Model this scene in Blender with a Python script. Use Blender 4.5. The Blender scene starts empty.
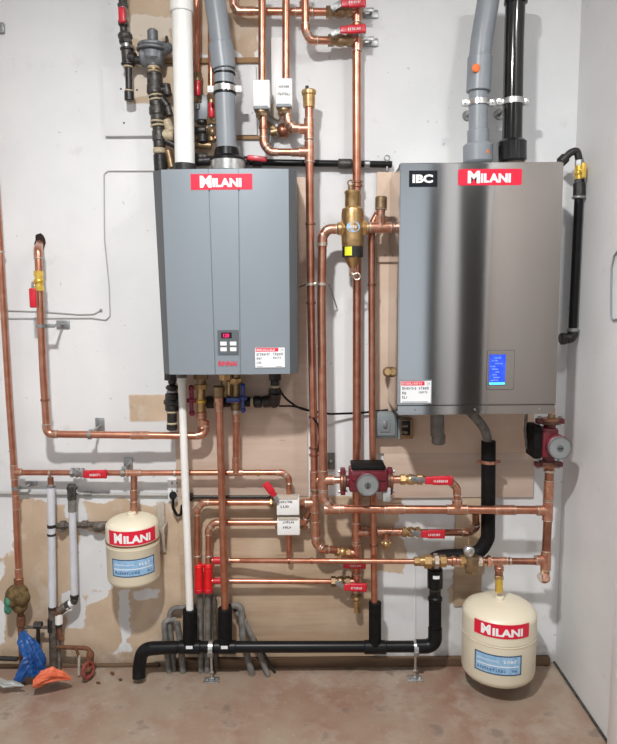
import bpy, bmesh, math, random
from mathutils import Vector, Matrix
random.seed(5)
SC = bpy.context.scene
COL = SC.collection
PI = math.pi
# ---------------------------------------------------------------- camera model
FPX = 660.0
DIST = 2.45
PITCH = math.radians(6.85)
ROLL = math.radians(0.386)
F = Vector((0, math.cos(PITCH), -math.sin(PITCH)))
R0 = Vector((1, 0, 0)); U0 = Vector((0, math.sin(PITCH), math.cos(PITCH)))
RT = R0*math.cos(ROLL) - U0*math.sin(ROLL)
UP = R0*math.sin(ROLL) + U0*math.cos(ROLL)
def ray(px, py): return F + RT*((px-308.5)/FPX) - UP*((py-372.0)/FPX)
_r = ray(330, 664); CAMZ = -_r.z/_r.y*DIST
CAM = Vector((0, -DIST, CAMZ))
def P(px, py, d=0.0):
    "place in the room seen at photo pixel px,py at distance d off the back wall"
    r = ray(px, py); return CAM + r*((DIST-d)/r.y)
def S(d): return (DIST-d)/FPX          # metres per photo pixel at distance d off the wall
XR = P(555, 663, 0).x                  # right wall
CEIL = 2.86
# ---------------------------------------------------------------- materials
MT = {}
def mat(name, col, rough=.5, metal=0., noise=0., nscale=20., col2=None, bump=0., bscale=60., emis=0., coat=0., aniso=0., spec=.5, stretch=None, trans=0.):
    m = bpy.data.materials.new(name); m.use_nodes = True
    nt = m.node_tree; b = nt.nodes['Principled BSDF']
    b.inputs['Base Color'].default_value = (*col, 1); b.inputs['Roughness'].default_value = rough
    b.inputs['Metallic'].default_value = metal; b.inputs['Specular IOR Level'].default_value = spec
    if coat: b.inputs['Coat Weight'].default_value = coat; b.inputs['Coat Roughness'].default_value = .15
    if aniso: b.inputs['Anisotropic'].default_value = aniso
    tc = nt.nodes.new('ShaderNodeTexCoord')
    vec = tc.outputs['Object']
    if stretch:
        mp = nt.nodes.new('ShaderNodeMapping'); mp.inputs['Scale'].default_value = stretch
        nt.links.new(vec, mp.inputs['Vector']); vec = mp.outputs['Vector']
    c2 = col2 or tuple(max(0, c*(1-noise)) for c in col)
    n = nt.nodes.new('ShaderNodeTexNoise'); n.inputs['Scale'].default_value = nscale; n.inputs['Detail'].default_value = 5
    nt.links.new(vec, n.inputs['Vector'])
    rp = nt.nodes.new('ShaderNodeValToRGB'); rp.color_ramp.elements[0].position = .35; rp.color_ramp.elements[1].position = .65
    rp.color_ramp.elements[0].color = (*col, 1); rp.color_ramp.elements[1].color = (*c2, 1)
    nt.links.new(n.outputs['Fac'], rp.inputs['Fac']); nt.links.new(rp.outputs['Color'], b.inputs['Base Color'])
    if bump:
        n2 = nt.nodes.new('ShaderNodeTexNoise'); n2.inputs['Scale'].default_value = bscale; n2.inputs['Detail'].default_value = 4
        nt.links.new(vec, n2.inputs['Vector'])
        bp = nt.nodes.new('ShaderNodeBump'); bp.inputs['Strength'].default_value = bump; bp.inputs['Distance'].default_value = .002
        nt.links.new(n2.outputs['Fac'], bp.inputs['Height']); nt.links.new(bp.outputs['Normal'], b.inputs['Normal'])
    if emis:
        b.inputs['Emission Color'].default_value = (*col, 1); b.inputs['Emission Strength'].default_value = emis
    MT[name] = m
    return m
mat('copper', (.60,.30,.205), .30, .92, nscale=25, col2=(.50,.20,.125))
mat('copper_aged', (.40,.18,.11), .36, .85, nscale=30, col2=(.27,.12,.08))
mat('copper_fit', (.66,.37,.265), .30, .9, nscale=60, col2=(.52,.24,.16))
mat('solder', (.66,.60,.54), .35, .8, nscale=90, col2=(.5,.40,.32))
mat('brass', (.62,.42,.20), .33, .85, nscale=60, col2=(.46,.29,.13))
mat('brass_dull', (.36,.25,.14), .42, .8, nscale=50, col2=(.22,.15,.09))
mat('brass_yellow', (.85,.60,.12), .35, .6, nscale=60, col2=(.7,.45,.08))
mat('corroded', (.17,.11,.04), .85, .1, nscale=60, col2=(.08,.05,.02), bump=.8)
mat('verdigris', (.06,.25,.16), .8, 0, nscale=80, col2=(.03,.12,.08), bump=.5)
mat('red', (.62,.012,.03), .4, 0, nscale=40, col2=(.5,.01,.025), coat=.2)
mat('red_bright', (.75,.006,.012), .35, 0, nscale=30, col2=(.6,.006,.01), coat=.2)
mat('magenta', (.28,.008,.05), .35, 0, nscale=40, col2=(.2,.006,.035), coat=.3)
mat('maroon', (.16,.010,.022), .42, 0, nscale=40, col2=(.11,.008,.016), coat=.3)
mat('blue', (.015,.05,.28), .35, 0, nscale=40, col2=(.01,.035,.2), coat=.3)
mat('black', (.005,.005,.006), .34, 0, nscale=40, col2=(.008,.008,.009), spec=.25)
mat('black_gloss', (.003,.003,.003), .1, 0, nscale=10, col2=(.01,.01,.011), coat=.4)
mat('black_matte', (.005,.005,.005), .6, 0, nscale=60, col2=(.010,.010,.010), bump=.3, spec=.15)
mat('iron', (.030,.028,.026), .45, .4, nscale=80, col2=(.10,.092,.085), bump=.5, bscale=200)
mat('iron_dark', (.018,.017,.017), .4, .3, nscale=80, col2=(.04,.037,.035), bump=.3, bscale=200)
mat('thread', (.55,.47,.33), .6, .1, nscale=120, col2=(.42,.34,.22))
mat('galv', (.42,.43,.43), .38, .85, nscale=70, col2=(.30,.31,.31))
mat('steel_clamp', (.70,.70,.69), .28, .9, nscale=70, col2=(.52,.52,.51))
mat('grey_cast', (.20,.215,.23), .5, .3, nscale=60, col2=(.14,.15,.16), bump=.3, bscale=150)
mat('grey_pvc', (.235,.26,.285), .38, 0, nscale=12, col2=(.215,.24,.265))
mat('grey_conduit', (.21,.20,.185), .65, 0, nscale=40, col2=(.12,.11,.098), bump=.2)
mat('white_pvc', (.83,.83,.80), .35, 0, nscale=12, col2=(.78,.78,.75))
mat('dirty_pvc', (.62,.64,.69), .5, 0, nscale=14, col2=(.52,.53,.56))
mat('white_plastic', (.82,.82,.81), .4, 0, nscale=10, col2=(.8,.8,.79))
mat('label_white', (.80,.82,.84), .4, 0, nscale=10, col2=(.78,.80,.82))
mat('label_red', (.72,.012,.045), .35, 0, nscale=10, col2=(.70,.012,.045))
mat('label_blue', (.22,.42,.66), .4, 0, nscale=60, col2=(.34,.55,.76))
mat('label_navy', (.03,.07,.16), .4, 0, nscale=20, col2=(.04,.08,.18))
mat('ink', (.03,.03,.035), .5, 0)
mat('ink_grey', (.22,.24,.26), .5, 0)
mat('paper_white', (.9,.9,.9), .4, 0)
mat('badge_black', (.006,.009,.014), .7, 0, spec=.2)
mat('heater_paint', (.27,.305,.335), .34, .4, nscale=3, col2=(.26,.295,.325), coat=.25)
mat('heater_side', (.12,.13,.14), .42, .2, nscale=3, col2=(.11,.12,.13))
mat('cream', (.74,.68,.53), .38, 0, nscale=5, col2=(.71,.65,.50), coat=.15)
mat('rust', (.20,.075,.03), .8, .1, nscale=60, col2=(.10,.045,.025), bump=.5)
mat('pipe_old', (.17,.15,.13), .6, .4, nscale=60, col2=(.09,.07,.055), bump=.5)
mat('blue_bag', (.010,.085,.30), .4, 0, nscale=20, col2=(.006,.05,.20), bump=.8, bscale=40)
mat('orange_bag', (.72,.17,.08), .55, 0, nscale=20, col2=(.58,.11,.045), bump=.6, bscale=30)
mat('clear_plastic', (.30,.30,.27), .25, 0, nscale=20, col2=(.42,.45,.45))
mat('grey_box', (.23,.26,.27), .45, 0, nscale=20, col2=(.21,.24,.25))
mat('screen', (.010,.035,.85), .3, 0, nscale=70, col2=(.03,.10,.90), emis=1.5)
mat('screen_lit', (.25,.35,1.0), .3, 0, emis=.9)
mat('screen_cyan', (.10,.75,.85), .3, 0, emis=1.0)
mat('led', (.9,.01,.12), .3, 0, emis=1.2)
mat('dark_hole', (.02,.01,.008), .9, 0)
mat('sill_wood', (.19,.115,.065), .75, 0, nscale=8, col2=(.11,.065,.04), bump=.3, stretch=(.4,4,4))
mat('wood_edge', (.36,.22,.10), .7, 0, nscale=8, col2=(.28,.16,.07))
mat('cable_grey', (.42,.42,.40), .5, 0)
mat('wire_white', (.74,.74,.73), .5, 0)
mat('ceiling_paint', (.75,.75,.74), .9, 0, nscale=3, col2=(.72,.72,.71))
mat('added_door_tone', (.34,.30,.27), .5, 0, nscale=2, col2=(.32,.28,.25))  # muted tone chosen for the added door's reflection in the steel
mat('tag_yellow', (.75,.78,.03), .5, 0)
mat('added_passage_dark', (.04,.037,.034), .8, 0)  # walls of the added passage, dark for the reflected streak
mat('faded_red', (.30,.05,.035), .7, 0, nscale=60, col2=(.16,.05,.035), bump=.5)
mat('trim_paint', (.86,.86,.86), .4, 0)
mat('dial_face', (.27,.285,.285), .4, .2, nscale=30, col2=(.22,.235,.235))
mat('flange_brown', (.10,.045,.035), .5, .4, nscale=60, col2=(.16,.08,.05), bump=.3)
mat('dial_dark', (.10,.11,.12), .4, 0)
mat('tape', (.50,.45,.38), .7, 0, nscale=50, col2=(.42,.37,.31), bump=.5)
mat('orange_mark', (.75,.16,.03), .5, 0)

def steel():
    m = bpy.data.materials.new('stainless'); m.use_nodes = True; nt = m.node_tree; b = nt.nodes['Principled BSDF']
    b.inputs['Metallic'].default_value = 1; b.inputs['Roughness'].default_value = .13
    b.inputs['Base Color'].default_value = (.54,.54,.54,1)
    b.inputs['Anisotropic'].default_value = .95; b.inputs['Anisotropic Rotation'].default_value = .25
    tg = nt.nodes.new('ShaderNodeTangent'); tg.direction_type = 'RADIAL'; tg.axis = 'Z'; nt.links.new(tg.outputs[0], b.inputs['Tangent'])
    tc = nt.nodes.new('ShaderNodeTexCoord')
    # gentle oil-canning of the thin sheet metal
    mp2 = nt.nodes.new('ShaderNodeMapping'); mp2.inputs['Scale'].default_value = (5, 1, .35)
    n2 = nt.nodes.new('ShaderNodeTexNoise'); n2.inputs['Scale'].default_value = 1.2; n2.inputs['Detail'].default_value = 1
    nt.links.new(tc.outputs['Object'], mp2.inputs['Vector']); nt.links.new(mp2.outputs['Vector'], n2.inputs['Vector'])
    bp2 = nt.nodes.new('ShaderNodeBump'); bp2.inputs['Strength'].default_value = .25; bp2.inputs['Distance'].default_value = .006
    nt.links.new(n2.outputs['Fac'], bp2.inputs['Height'])
    nt.links.new(bp2.outputs['Normal'], b.inputs['Normal'])
    MT['stainless'] = m
steel()

def nd(nt, kind, **k):
    n = nt.nodes.new(kind)
    for a, v in k.items(): setattr(n, a, v)
    return n
def math_node(nt, op, a, b=None, clamp=False):
    n = nt.nodes.new('ShaderNodeMath'); n.operation = op; n.use_clamp = clamp
    for i, x in enumerate((a, b)):
        if x is None: continue
        if isinstance(x, (int, float)): n.inputs[i].default_value = x
        else: nt.links.new(x, n.inputs[i])
    return n.outputs[0]
def patch_mask(nt, xs, zs, rough, rects):
    out = None
    for (x0, y0, x1, y1) in rects:
        a = P(x0, y0, 0); c = P(x1, y1, 0)
        cx, cz, hw, hh = (a.x+c.x)/2, (a.z+c.z)/2, abs(c.x-a.x)/2, abs(a.z-c.z)/2
        dx = math_node(nt, 'SUBTRACT', hw, math_node(nt, 'ABSOLUTE', math_node(nt, 'SUBTRACT', xs, cx)))
        dz = math_node(nt, 'SUBTRACT', hh, math_node(nt, 'ABSOLUTE', math_node(nt, 'SUBTRACT', zs, cz)))
        m = math_node(nt, 'MULTIPLY', math_node(nt, 'ADD', math_node(nt, 'MINIMUM', dx, dz), rough), 150, True)
        out = m if out is None else math_node(nt, 'MAXIMUM', out, m)
    return out
def mixc(nt, fac, a, b):
    n = nt.nodes.new('ShaderNodeMix'); n.data_type = 'RGBA'
    if isinstance(fac, (int, float)): n.inputs[0].default_value = fac
    else: nt.links.new(fac, n.inputs[0])
    for i, x in ((6, a), (7, b)):
        if isinstance(x, tuple): n.inputs[i].default_value = (*x, 1)
        else: nt.links.new(x, n.inputs[i])
    return n.outputs[2]
def noise(nt, vec, sc, det=4, rough=.55):
    n = nt.nodes.new('ShaderNodeTexNoise'); n.inputs['Scale'].default_value = sc; n.inputs['Detail'].default_value = det; n.inputs['Roughness'].default_value = rough
    nt.links.new(vec, n.inputs['Vector']); return n.outputs['Fac']
def ramp(nt, fac, p0, p1, c0=(0,0,0), c1=(1,1,1)):
    r = nt.nodes.new('ShaderNodeValToRGB'); e = r.color_ramp.elements
    e[0].position = p0; e[1].position = p1; e[0].color = (*c0, 1); e[1].color = (*c1, 1)
    nt.links.new(fac, r.inputs['Fac']); return r.outputs['Color']

def drywall():
    m = bpy.data.materials.new('drywall'); m.use_nodes = True; nt = m.node_tree; b = nt.nodes['Principled BSDF']
    g = nt.nodes.new('ShaderNodeNewGeometry'); pos = g.outputs['Position']
    sp = nt.nodes.new('ShaderNodeSeparateXYZ'); nt.links.new(pos, sp.inputs[0])
    xs, zs = sp.outputs[0], sp.outputs[2]
    big = noise(nt, pos, 2.2, 5); fine = noise(nt, pos, 26, 5)
    rough = math_node(nt, 'ADD', math_node(nt, 'MULTIPLY', math_node(nt, 'SUBTRACT', noise(nt, pos, 6, 3, .5), .5), .16), math_node(nt, 'MULTIPLY', math_node(nt, 'SUBTRACT', noise(nt, pos, 22, 6, .6), .5), .05))
    crisp = math_node(nt, 'MULTIPLY', math_node(nt, 'SUBTRACT', noise(nt, pos, 20, 6, .6), .5), .008)
    white = mixc(nt, ramp(nt, big, .35, .68), (.66,.675,.685), (.76,.765,.765))
    smear = ramp(nt, noise(nt, pos, 9, 6, .65), .62, .72)
    white = mixc(nt, math_node(nt, 'MULTIPLY', smear, .35), white, (.52,.51,.50))
    tan = mixc(nt, ramp(nt, noise(nt, pos, 5, 5), .38, .62), (.60,.465,.335), (.49,.37,.26))
    tan = mixc(nt, math_node(nt, 'MULTIPLY', ramp(nt, noise(nt, pos, 12, 6), .55, .66), .6), tan, (.62,.54,.46))
    soft = patch_mask(nt, xs, zs, rough, [(125,-60,258,60), (-90,502,192,720), (330,497,401,572), (455,497,481,600), (20,540,60,640), (300,500,340,640)])
    hard = patch_mask(nt, xs, zs, crisp, [(128,394,170,422), (125,50,151,106), (157,60,219,168)])
    tm = math_node(nt, 'MAXIMUM', soft, hard)
    wp = patch_mask(nt, xs, zs, rough, [(-60,480,16,553), (78,530,118,592), (92,590,112,600), (113,588,134,652), (67,598,81,624), (130,588,162,602), (62,500,84,520), (-60,566,4,640)])
    tm = math_node(nt, 'MULTIPLY', tm, math_node(nt, 'SUBTRACT', 1, wp))
    c = mixc(nt, tm, white, tan)
    cm = patch_mask(nt, xs, zs, rough, [(122,20,172,40), (128,70,150,100)])
    c = mixc(nt, math_node(nt, 'MULTIPLY', cm, math_node(nt, 'MULTIPLY', tm, .7)), c, (.74,.67,.58))
    spots = ramp(nt, noise(nt, pos, 40, 2), .70, .74)
    c = mixc(nt, math_node(nt, 'MULTIPLY', spots, .5), c, (.33,.29,.26))
    # dark brown towards the floor, broken up by noise
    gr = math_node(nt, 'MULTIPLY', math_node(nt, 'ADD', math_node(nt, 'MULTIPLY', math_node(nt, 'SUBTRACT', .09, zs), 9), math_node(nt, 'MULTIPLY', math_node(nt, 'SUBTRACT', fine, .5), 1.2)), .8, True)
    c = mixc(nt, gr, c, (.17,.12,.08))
    nt.links.new(c, b.inputs['Base Color']); b.inputs['Roughness'].default_value = .75
    bp = nt.nodes.new('ShaderNodeBump'); bp.inputs['Strength'].default_value = .25; bp.inputs['Distance'].default_value = .003
    nt.links.new(math_node(nt, 'ADD', fine, tm), bp.inputs['Height']); nt.links.new(bp.outputs['Normal'], b.inputs['Normal'])
    MT['drywall'] = m
    m = bpy.data.materials.new('side_wall_paint'); m.use_nodes = True; nt = m.node_tree; b = nt.nodes['Principled BSDF']
    g = nt.nodes.new('ShaderNodeNewGeometry'); pos = g.outputs['Position']
    c = mixc(nt, ramp(nt, noise(nt, pos, 2.5, 5), .35, .7), (.66,.66,.665), (.74,.74,.745))
    c = mixc(nt, math_node(nt, 'MULTIPLY', ramp(nt, noise(nt, pos, 17, 6, .7), .64, .70), .5), c, (.56,.52,.48))
    nt.links.new(c, b.inputs['Base Color']); b.inputs['Roughness'].default_value = .6
    MT['side_wall_paint'] = m
drywall()

def plywood(name, c1, c2, c3, grain=(1.1, 3, 16)):
    m = bpy.data.materials.new(name); m.use_nodes = True; nt = m.node_tree; b = nt.nodes['Principled BSDF']
    g = nt.nodes.new('ShaderNodeNewGeometry'); mp = nt.nodes.new('ShaderNodeMapping'); mp.inputs['Scale'].default_value = grain
    nt.links.new(g.outputs['Position'], mp.inputs['Vector'])
    n = noise(nt, mp.outputs[0], 2.2, 6, .6)
    c = mixc(nt, ramp(nt, n, .36, .66), c1, c2)
    c = mixc(nt, math_node(nt, 'MULTIPLY', ramp(nt, noise(nt, g.outputs['Position'], 4, 4), .5, .66), .55), c, c3)
    c = mixc(nt, math_node(nt, 'MULTIPLY', ramp(nt, noise(nt, mp.outputs[0], 5, 3), .73, .77), .6), c, (.16,.09,.06))
    nt.links.new(c, b.inputs['Base Color']); b.inputs['Roughness'].default_value = .7
    MT[name] = m
plywood('ply_pink', (.63,.50,.405), (.55,.42,.335), (.68,.56,.47))
plywood('ply_tan', (.52,.395,.275), (.42,.30,.20), (.60,.485,.365))
plywood('ply_light', (.66,.52,.41), (.58,.43,.33), (.72,.60,.49), (3, 3, 2.5))

def concrete():
    m = bpy.data.materials.new('concrete'); m.use_nodes = True; nt = m.node_tree; b = nt.nodes['Principled BSDF']
    g = nt.nodes.new('ShaderNodeNewGeometry'); pos = g.outputs['Position']
    c = mixc(nt, ramp(nt, noise(nt, pos, 2.4, 6, .6), .38, .62), (.31,.245,.185), (.25,.145,.105))
    c = mixc(nt, math_node(nt, 'MULTIPLY', ramp(nt, noise(nt, pos, 4.5, 6, .6), .48, .64), .75), c, (.37,.315,.255))
    c = mixc(nt, math_node(nt, 'MULTIPLY', ramp(nt, noise(nt, pos, 11, 7, .7), .60, .70), .35), c, (.40,.34,.28))
    c = mixc(nt, math_node(nt, 'MULTIPLY', ramp(nt, noise(nt, pos, 60, 3), .66, .72), .5), c, (.5,.44,.38))
    c = mixc(nt, math_node(nt, 'MULTIPLY', ramp(nt, noise(nt, pos, 9, 5), .60, .68), .5), c, (.10,.07,.055))
    nt.links.new(c, b.inputs['Base Color']); b.inputs['Specular IOR Level'].default_value = .35
    nt.links.new(ramp(nt, noise(nt, pos, 7, 4), .3, .7, (.42,.42,.42), (.7,.7,.7)), b.inputs['Roughness'])
    bp = nt.nodes.new('ShaderNodeBump'); bp.inputs['Strength'].default_value = .25; bp.inputs['Distance'].default_value = .004
    nt.links.new(noise(nt, pos, 30, 6), bp.inputs['Height']); nt.links.new(bp.outputs['Normal'], b.inputs['Normal'])
    MT['concrete'] = m
concrete()
# ---------------------------------------------------------------- mesh builder
def frame(axis):
    a = Vector(axis).normalized()
    h = Vector((0, 0, 1)) if abs(a.z) < .9 else Vector((1, 0, 0))
    u = a.cross(h).normalized(); v = a.cross(u).normalized()
    return a, u, v
class MB:
    def __init__(s): s.v = []; s.f = []; s.mi = []; s.mats = []; s.flat = set()
    def _m(s, m):
        if m not in s.mats: s.mats.append(m)
        return s.mats.index(m)
    def add(s, vs, fs, m):
        o = len(s.v); k = s._m(m)
        s.v += [Vector(v) for v in vs]
        for f in fs: s.f.append([i+o for i in f]); s.mi.append(k)
        return s
    def tube(s, pts, r, m, seg=14, caps=True):
        pts = [Vector(p) for p in pts]; n = len(pts)
        rr = r if isinstance(r, (list, tuple)) else [r]*n
        t0 = (pts[1]-pts[0]).normalized(); _, u, v = frame(t0)
        vs = []; prev = t0
        for i, p in enumerate(pts):
            t = (pts[min(i+1, n-1)]-pts[max(i-1, 0)]).normalized()
            q = prev.rotation_difference(t); u = q @ u; v = q @ v; prev = t
            for k in range(seg):
                a = 2*PI*k/seg; vs.append(p + u*(rr[i]*math.cos(a)) + v*(rr[i]*math.sin(a)))
        fs = [[i*seg+k, i*seg+(k+1) % seg, (i+1)*seg+(k+1) % seg, (i+1)*seg+k] for i in range(n-1) for k in range(seg)]
        if caps: fs += [list(range(seg))[::-1], [(n-1)*seg+k for k in range(seg)]]
        return s.add(vs, fs, m)
    def lathe(s, o, axis, prof, m, seg=24, squash=None):
        "prof: list of (t along axis, radius)"
        o = Vector(o); a, u, v = frame(axis); vs = []
        for t, r in prof:
            for k in range(seg):
                an = 2*PI*k/seg; vs.append(o + a*t + u*(r*math.cos(an)) + v*(r*math.sin(an)))
        n = len(prof)
        fs = [[i*seg+k, i*seg+(k+1) % seg, (i+1)*seg+(k+1) % seg, (i+1)*seg+k] for i in range(n-1) for k in range(seg)]
        fs += [list(range(seg))[::-1], [(n-1)*seg+k for k in range(seg)]]
        return s.add(vs, fs, m)
    def cyl(s, p0, p1, r, m, seg=20, b=None, r2=None):
        p0 = Vector(p0); p1 = Vector(p1); L = (p1-p0).length; r2 = r if r2 is None else r2
        b = min(r*.18, L*.3) if b is None else b
        return s.lathe(p0, p1-p0, [(0, r-b), (b, r), (L-b, r2), (L, max(r2-b, 1e-4))], m, seg)
    def hexnut(s, p0, p1, r, m): return s.cyl(p0, p1, r, m, seg=6, b=min(r*.08, .001))
    def ball(s, c, r, m, axis=(0,0,1), sy=1., seg=20, n=10):
        return s.lathe(Vector(c)-Vector(axis).normalized()*r*sy, axis, [(r*sy*(1-math.cos(PI*i/n)), max(r*math.sin(PI*i/n), 1e-4)) for i in range(n+1)], m, seg)
    def torus(s, c, axis, R, r, m, seg=28, k=8):
        c = Vector(c); a, u, v = frame(axis); vs = []
        for i in range(seg):
            an = 2*PI*i/seg; e = u*math.cos(an)+v*math.sin(an)
            for j in range(k):
                b = 2*PI*j/k; vs.append(c + e*(R+r*math.cos(b)) + a*(r*math.sin(b)))
        fs = [[i*k+j, ((i+1) % seg)*k+j, ((i+1) % seg)*k+(j+1) % k, i*k+(j+1) % k] for i in range(seg) for j in range(k)]
        return s.add(vs, fs, m)
    def box(s, c, dim, m, M=None, bev=.0015, seg=2):
        bm = bmesh.new(); bmesh.ops.create_cube(bm, size=1)
        for v in bm.verts: v.co = Vector((v.co.x*dim[0], v.co.y*dim[1], v.co.z*dim[2]))
        if bev > 0:
            bmesh.ops.bevel(bm, geom=list(bm.edges), offset=min(bev, min(dim)*.45), segments=seg, affect='EDGES', profile=.5)
        bm.verts.index_update(); M3 = M if M is not None else Matrix.Identity(3); c = Vector(c)
        vs = [c + M3 @ v.co for v in bm.verts]; fs = [[v.index for v in f.verts] for f in bm.faces]
        bm.normal_update()
        for i, f in enumerate(bm.faces):
            if max(abs(f.normal.x), abs(f.normal.y), abs(f.normal.z)) > .999: s.flat.add(len(s.f)+i)
        bm.free(); return s.add(vs, fs, m)
    def prism(s, poly, d0, d1, m, fn=None):
        "poly of 3D points extruded along vector; d0,d1 vectors"
        n = len(poly); vs = [Vector(p)+Vector(d0) for p in poly]+[Vector(p)+Vector(d1) for p in poly]
        fs = [list(range(n))[::-1], list(range(n, 2*n))]+[[i, (i+1) % n, n+(i+1) % n, n+i] for i in range(n)]
        return s.add(vs, fs, m)
    def build(s, name, parent=None, root=None, angle=38):
        me = bpy.data.meshes.new(name)
        o0 = root if root is not None else Vector((0, 0, 0))
        me.from_pydata([v-o0 for v in s.v], [], s.f)
        for m in s.mats: me.materials.append(MT[m])
        for p, k in zip(me.polygons, s.mi): p.material_index = k; p.use_smooth = p.index not in s.flat
        bm = bmesh.new(); bm.from_mesh(me); bmesh.ops.recalc_face_normals(bm, faces=bm.faces); bm.to_mesh(me); bm.free()
        me.set_sharp_from_angle(angle=math.radians(angle))
        o = bpy.data.objects.new(name, me); COL.objects.link(o)
        if parent is not None: o.parent = parent
        return o
class Thing:
    def __init__(s, name, label, cat, loc, group=None):
        s.o = bpy.data.objects.new(name, None); COL.objects.link(s.o); s.o.empty_display_size = .02
        s.loc = Vector(loc); s.o.location = s.loc; s.o['label'] = label; s.o['category'] = cat
        if group: s.o['group'] = group
    def part(s, name, mb, parent=None, label=None):
        o = mb.build(name, parent or s.o, s.loc)
        if label: o['label'] = label
        return o
def single(name, mb, label, cat, group=None, kind=None):
    c = sum(mb.v, Vector())/len(mb.v)
    o = mb.build(name, None, c); o.location = c
    if kind != 'structure': o['label'] = label; o['category'] = cat
    elif label: o['label'] = label
    if group: o['group'] = group
    if kind: o['kind'] = kind
    return o
def struct(name, mb, label=None): return single(name, mb, label, None, kind='structure')

def fillet(pts, R, n=7):
    pts = [Vector(p) for p in pts]; out = [pts[0]]; arcs = []
    for i in range(1, len(pts)-1):
        a, b, c = pts[i-1], pts[i], pts[i+1]
        d0 = (a-b).normalized(); d1 = (c-b).normalized()
        ang = d0.angle(d1)
        if ang > PI*.97: out.append(b); continue
        Rr = R[i] if isinstance(R, (list, tuple)) else R
        t = min(Rr/math.tan(ang/2), (a-b).length*.48, (c-b).length*.48)
        seg = []
        for k in range(n+1):
            u = k/n; p0 = b+d0*t; p1 = b+d1*t
            q = (1-u)*(1-u)*p0 + 2*u*(1-u)*(b*.86+((p0+p1)/2)*.14) + u*u*p1
            seg.append(q)
        out += seg; arcs.append((seg, d0, d1, ang))
    out.append(pts[-1]); return out, arcs

DARKER = {'copper': 'copper_fit', 'copper_aged': 'copper_fit'}
def run(name, label, cat, px, r, m='copper', group=None, R=None, elbows=True, extra=None, fitmat=None):
    "a pipe run through photo pixels (px, py, distance off wall); elbows become parts"
    r = r*.88
    pts = [P(*p) for p in px]
    path, arcs = fillet(pts, R or r*1.5)
    t = Thing(name, label, cat, pts[0], group)
    t.part('pipe', MB().tube(path, r, m, 16))
    fm = fitmat or DARKER.get(m, m)
    if elbows:
        for seg, d0, d1, ang in arcs:
            if ang > PI*.86: continue
            e = [seg[0]+d0*r*1.1]+seg+[seg[-1]+d1*r*1.1]
            mb = MB().tube(e, r*1.16, fm, 16)
            for q, dd in ((e[0], d0), (e[-1], d1)):
                mb.cyl(q-dd*.002, q+dd*.0022, r*1.22, 'solder' if 'copper' in m else fm, 16, b=.0006)
            t.part('elbow', mb)
    for ex in (extra or []):
        kind, p, ax = ex[0], P(*ex[1]), Vector(ex[2]).normalized()
        mb = MB()
        L = r*2.3
        if kind == 'coupling':
            mb.cyl(p-ax*L, p+ax*L, r*1.17, fm, 16, b=.0012)
            for sg in (-1, 1): mb.cyl(p+ax*sg*L-ax*.001, p+ax*sg*L+ax*.0012, r*1.2, 'solder' if 'copper' in m else fm, 16, b=.0005)
            t.part('coupling', mb)
        elif kind == 'ring':
            mb.cyl(p-ax*.004, p+ax*.004, r*1.25, ex[3] if len(ex) > 3 else 'copper_aged', 16, b=.001); t.part('collar', mb)
        elif kind == 'tee':
            br = Vector(ex[3]).normalized()
            mb.cyl(p-ax*L, p+ax*L, r*1.2, fm, 16, b=.0012); mb.cyl(p, p+br*L*1.05, r*1.2, fm, 16, b=.0012)
            for q, a2 in ((p-ax*L, ax), (p+ax*L, ax), (p+br*L*1.05, br)): mb.cyl(q-a2*.0016, q+a2*.0016, r*1.26, 'solder' if 'copper' in m else fm, 16, b=.0005)
            t.part('tee', mb)
    return t
X = (1,0,0); Z = (0,0,1); NX = (-1,0,0); NZ = (0,0,-1); NY = (0,-1,0); Y = (0,1,0)
def V3(*a): return Vector(a)
OUT = V3(0,-1,0)

def seg_stack(mb, segs, d):
    "segs: (x0,y0,x1,y1,width_px,mat,style)"
    for x0, y0, x1, y1, w, m, *st in segs:
        st = st[0] if st else 'c'; r = w/2*S(d); a = P(x0, y0, d); b = P(x1, y1, d)
        if st == 'hex': mb.hexnut(a, b, r*1.06, m)
        elif st == 'ball': mb.ball((a+b)/2, r, m, b-a, (b-a).length/2/r)
        elif st == 'cone': mb.cyl(a, b, r, m, r2=r*.55)
        elif st == 'cone2': mb.cyl(a, b, r*.55, m, r2=r)
        else: mb.cyl(a, b, r, m)
    return mb

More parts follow.
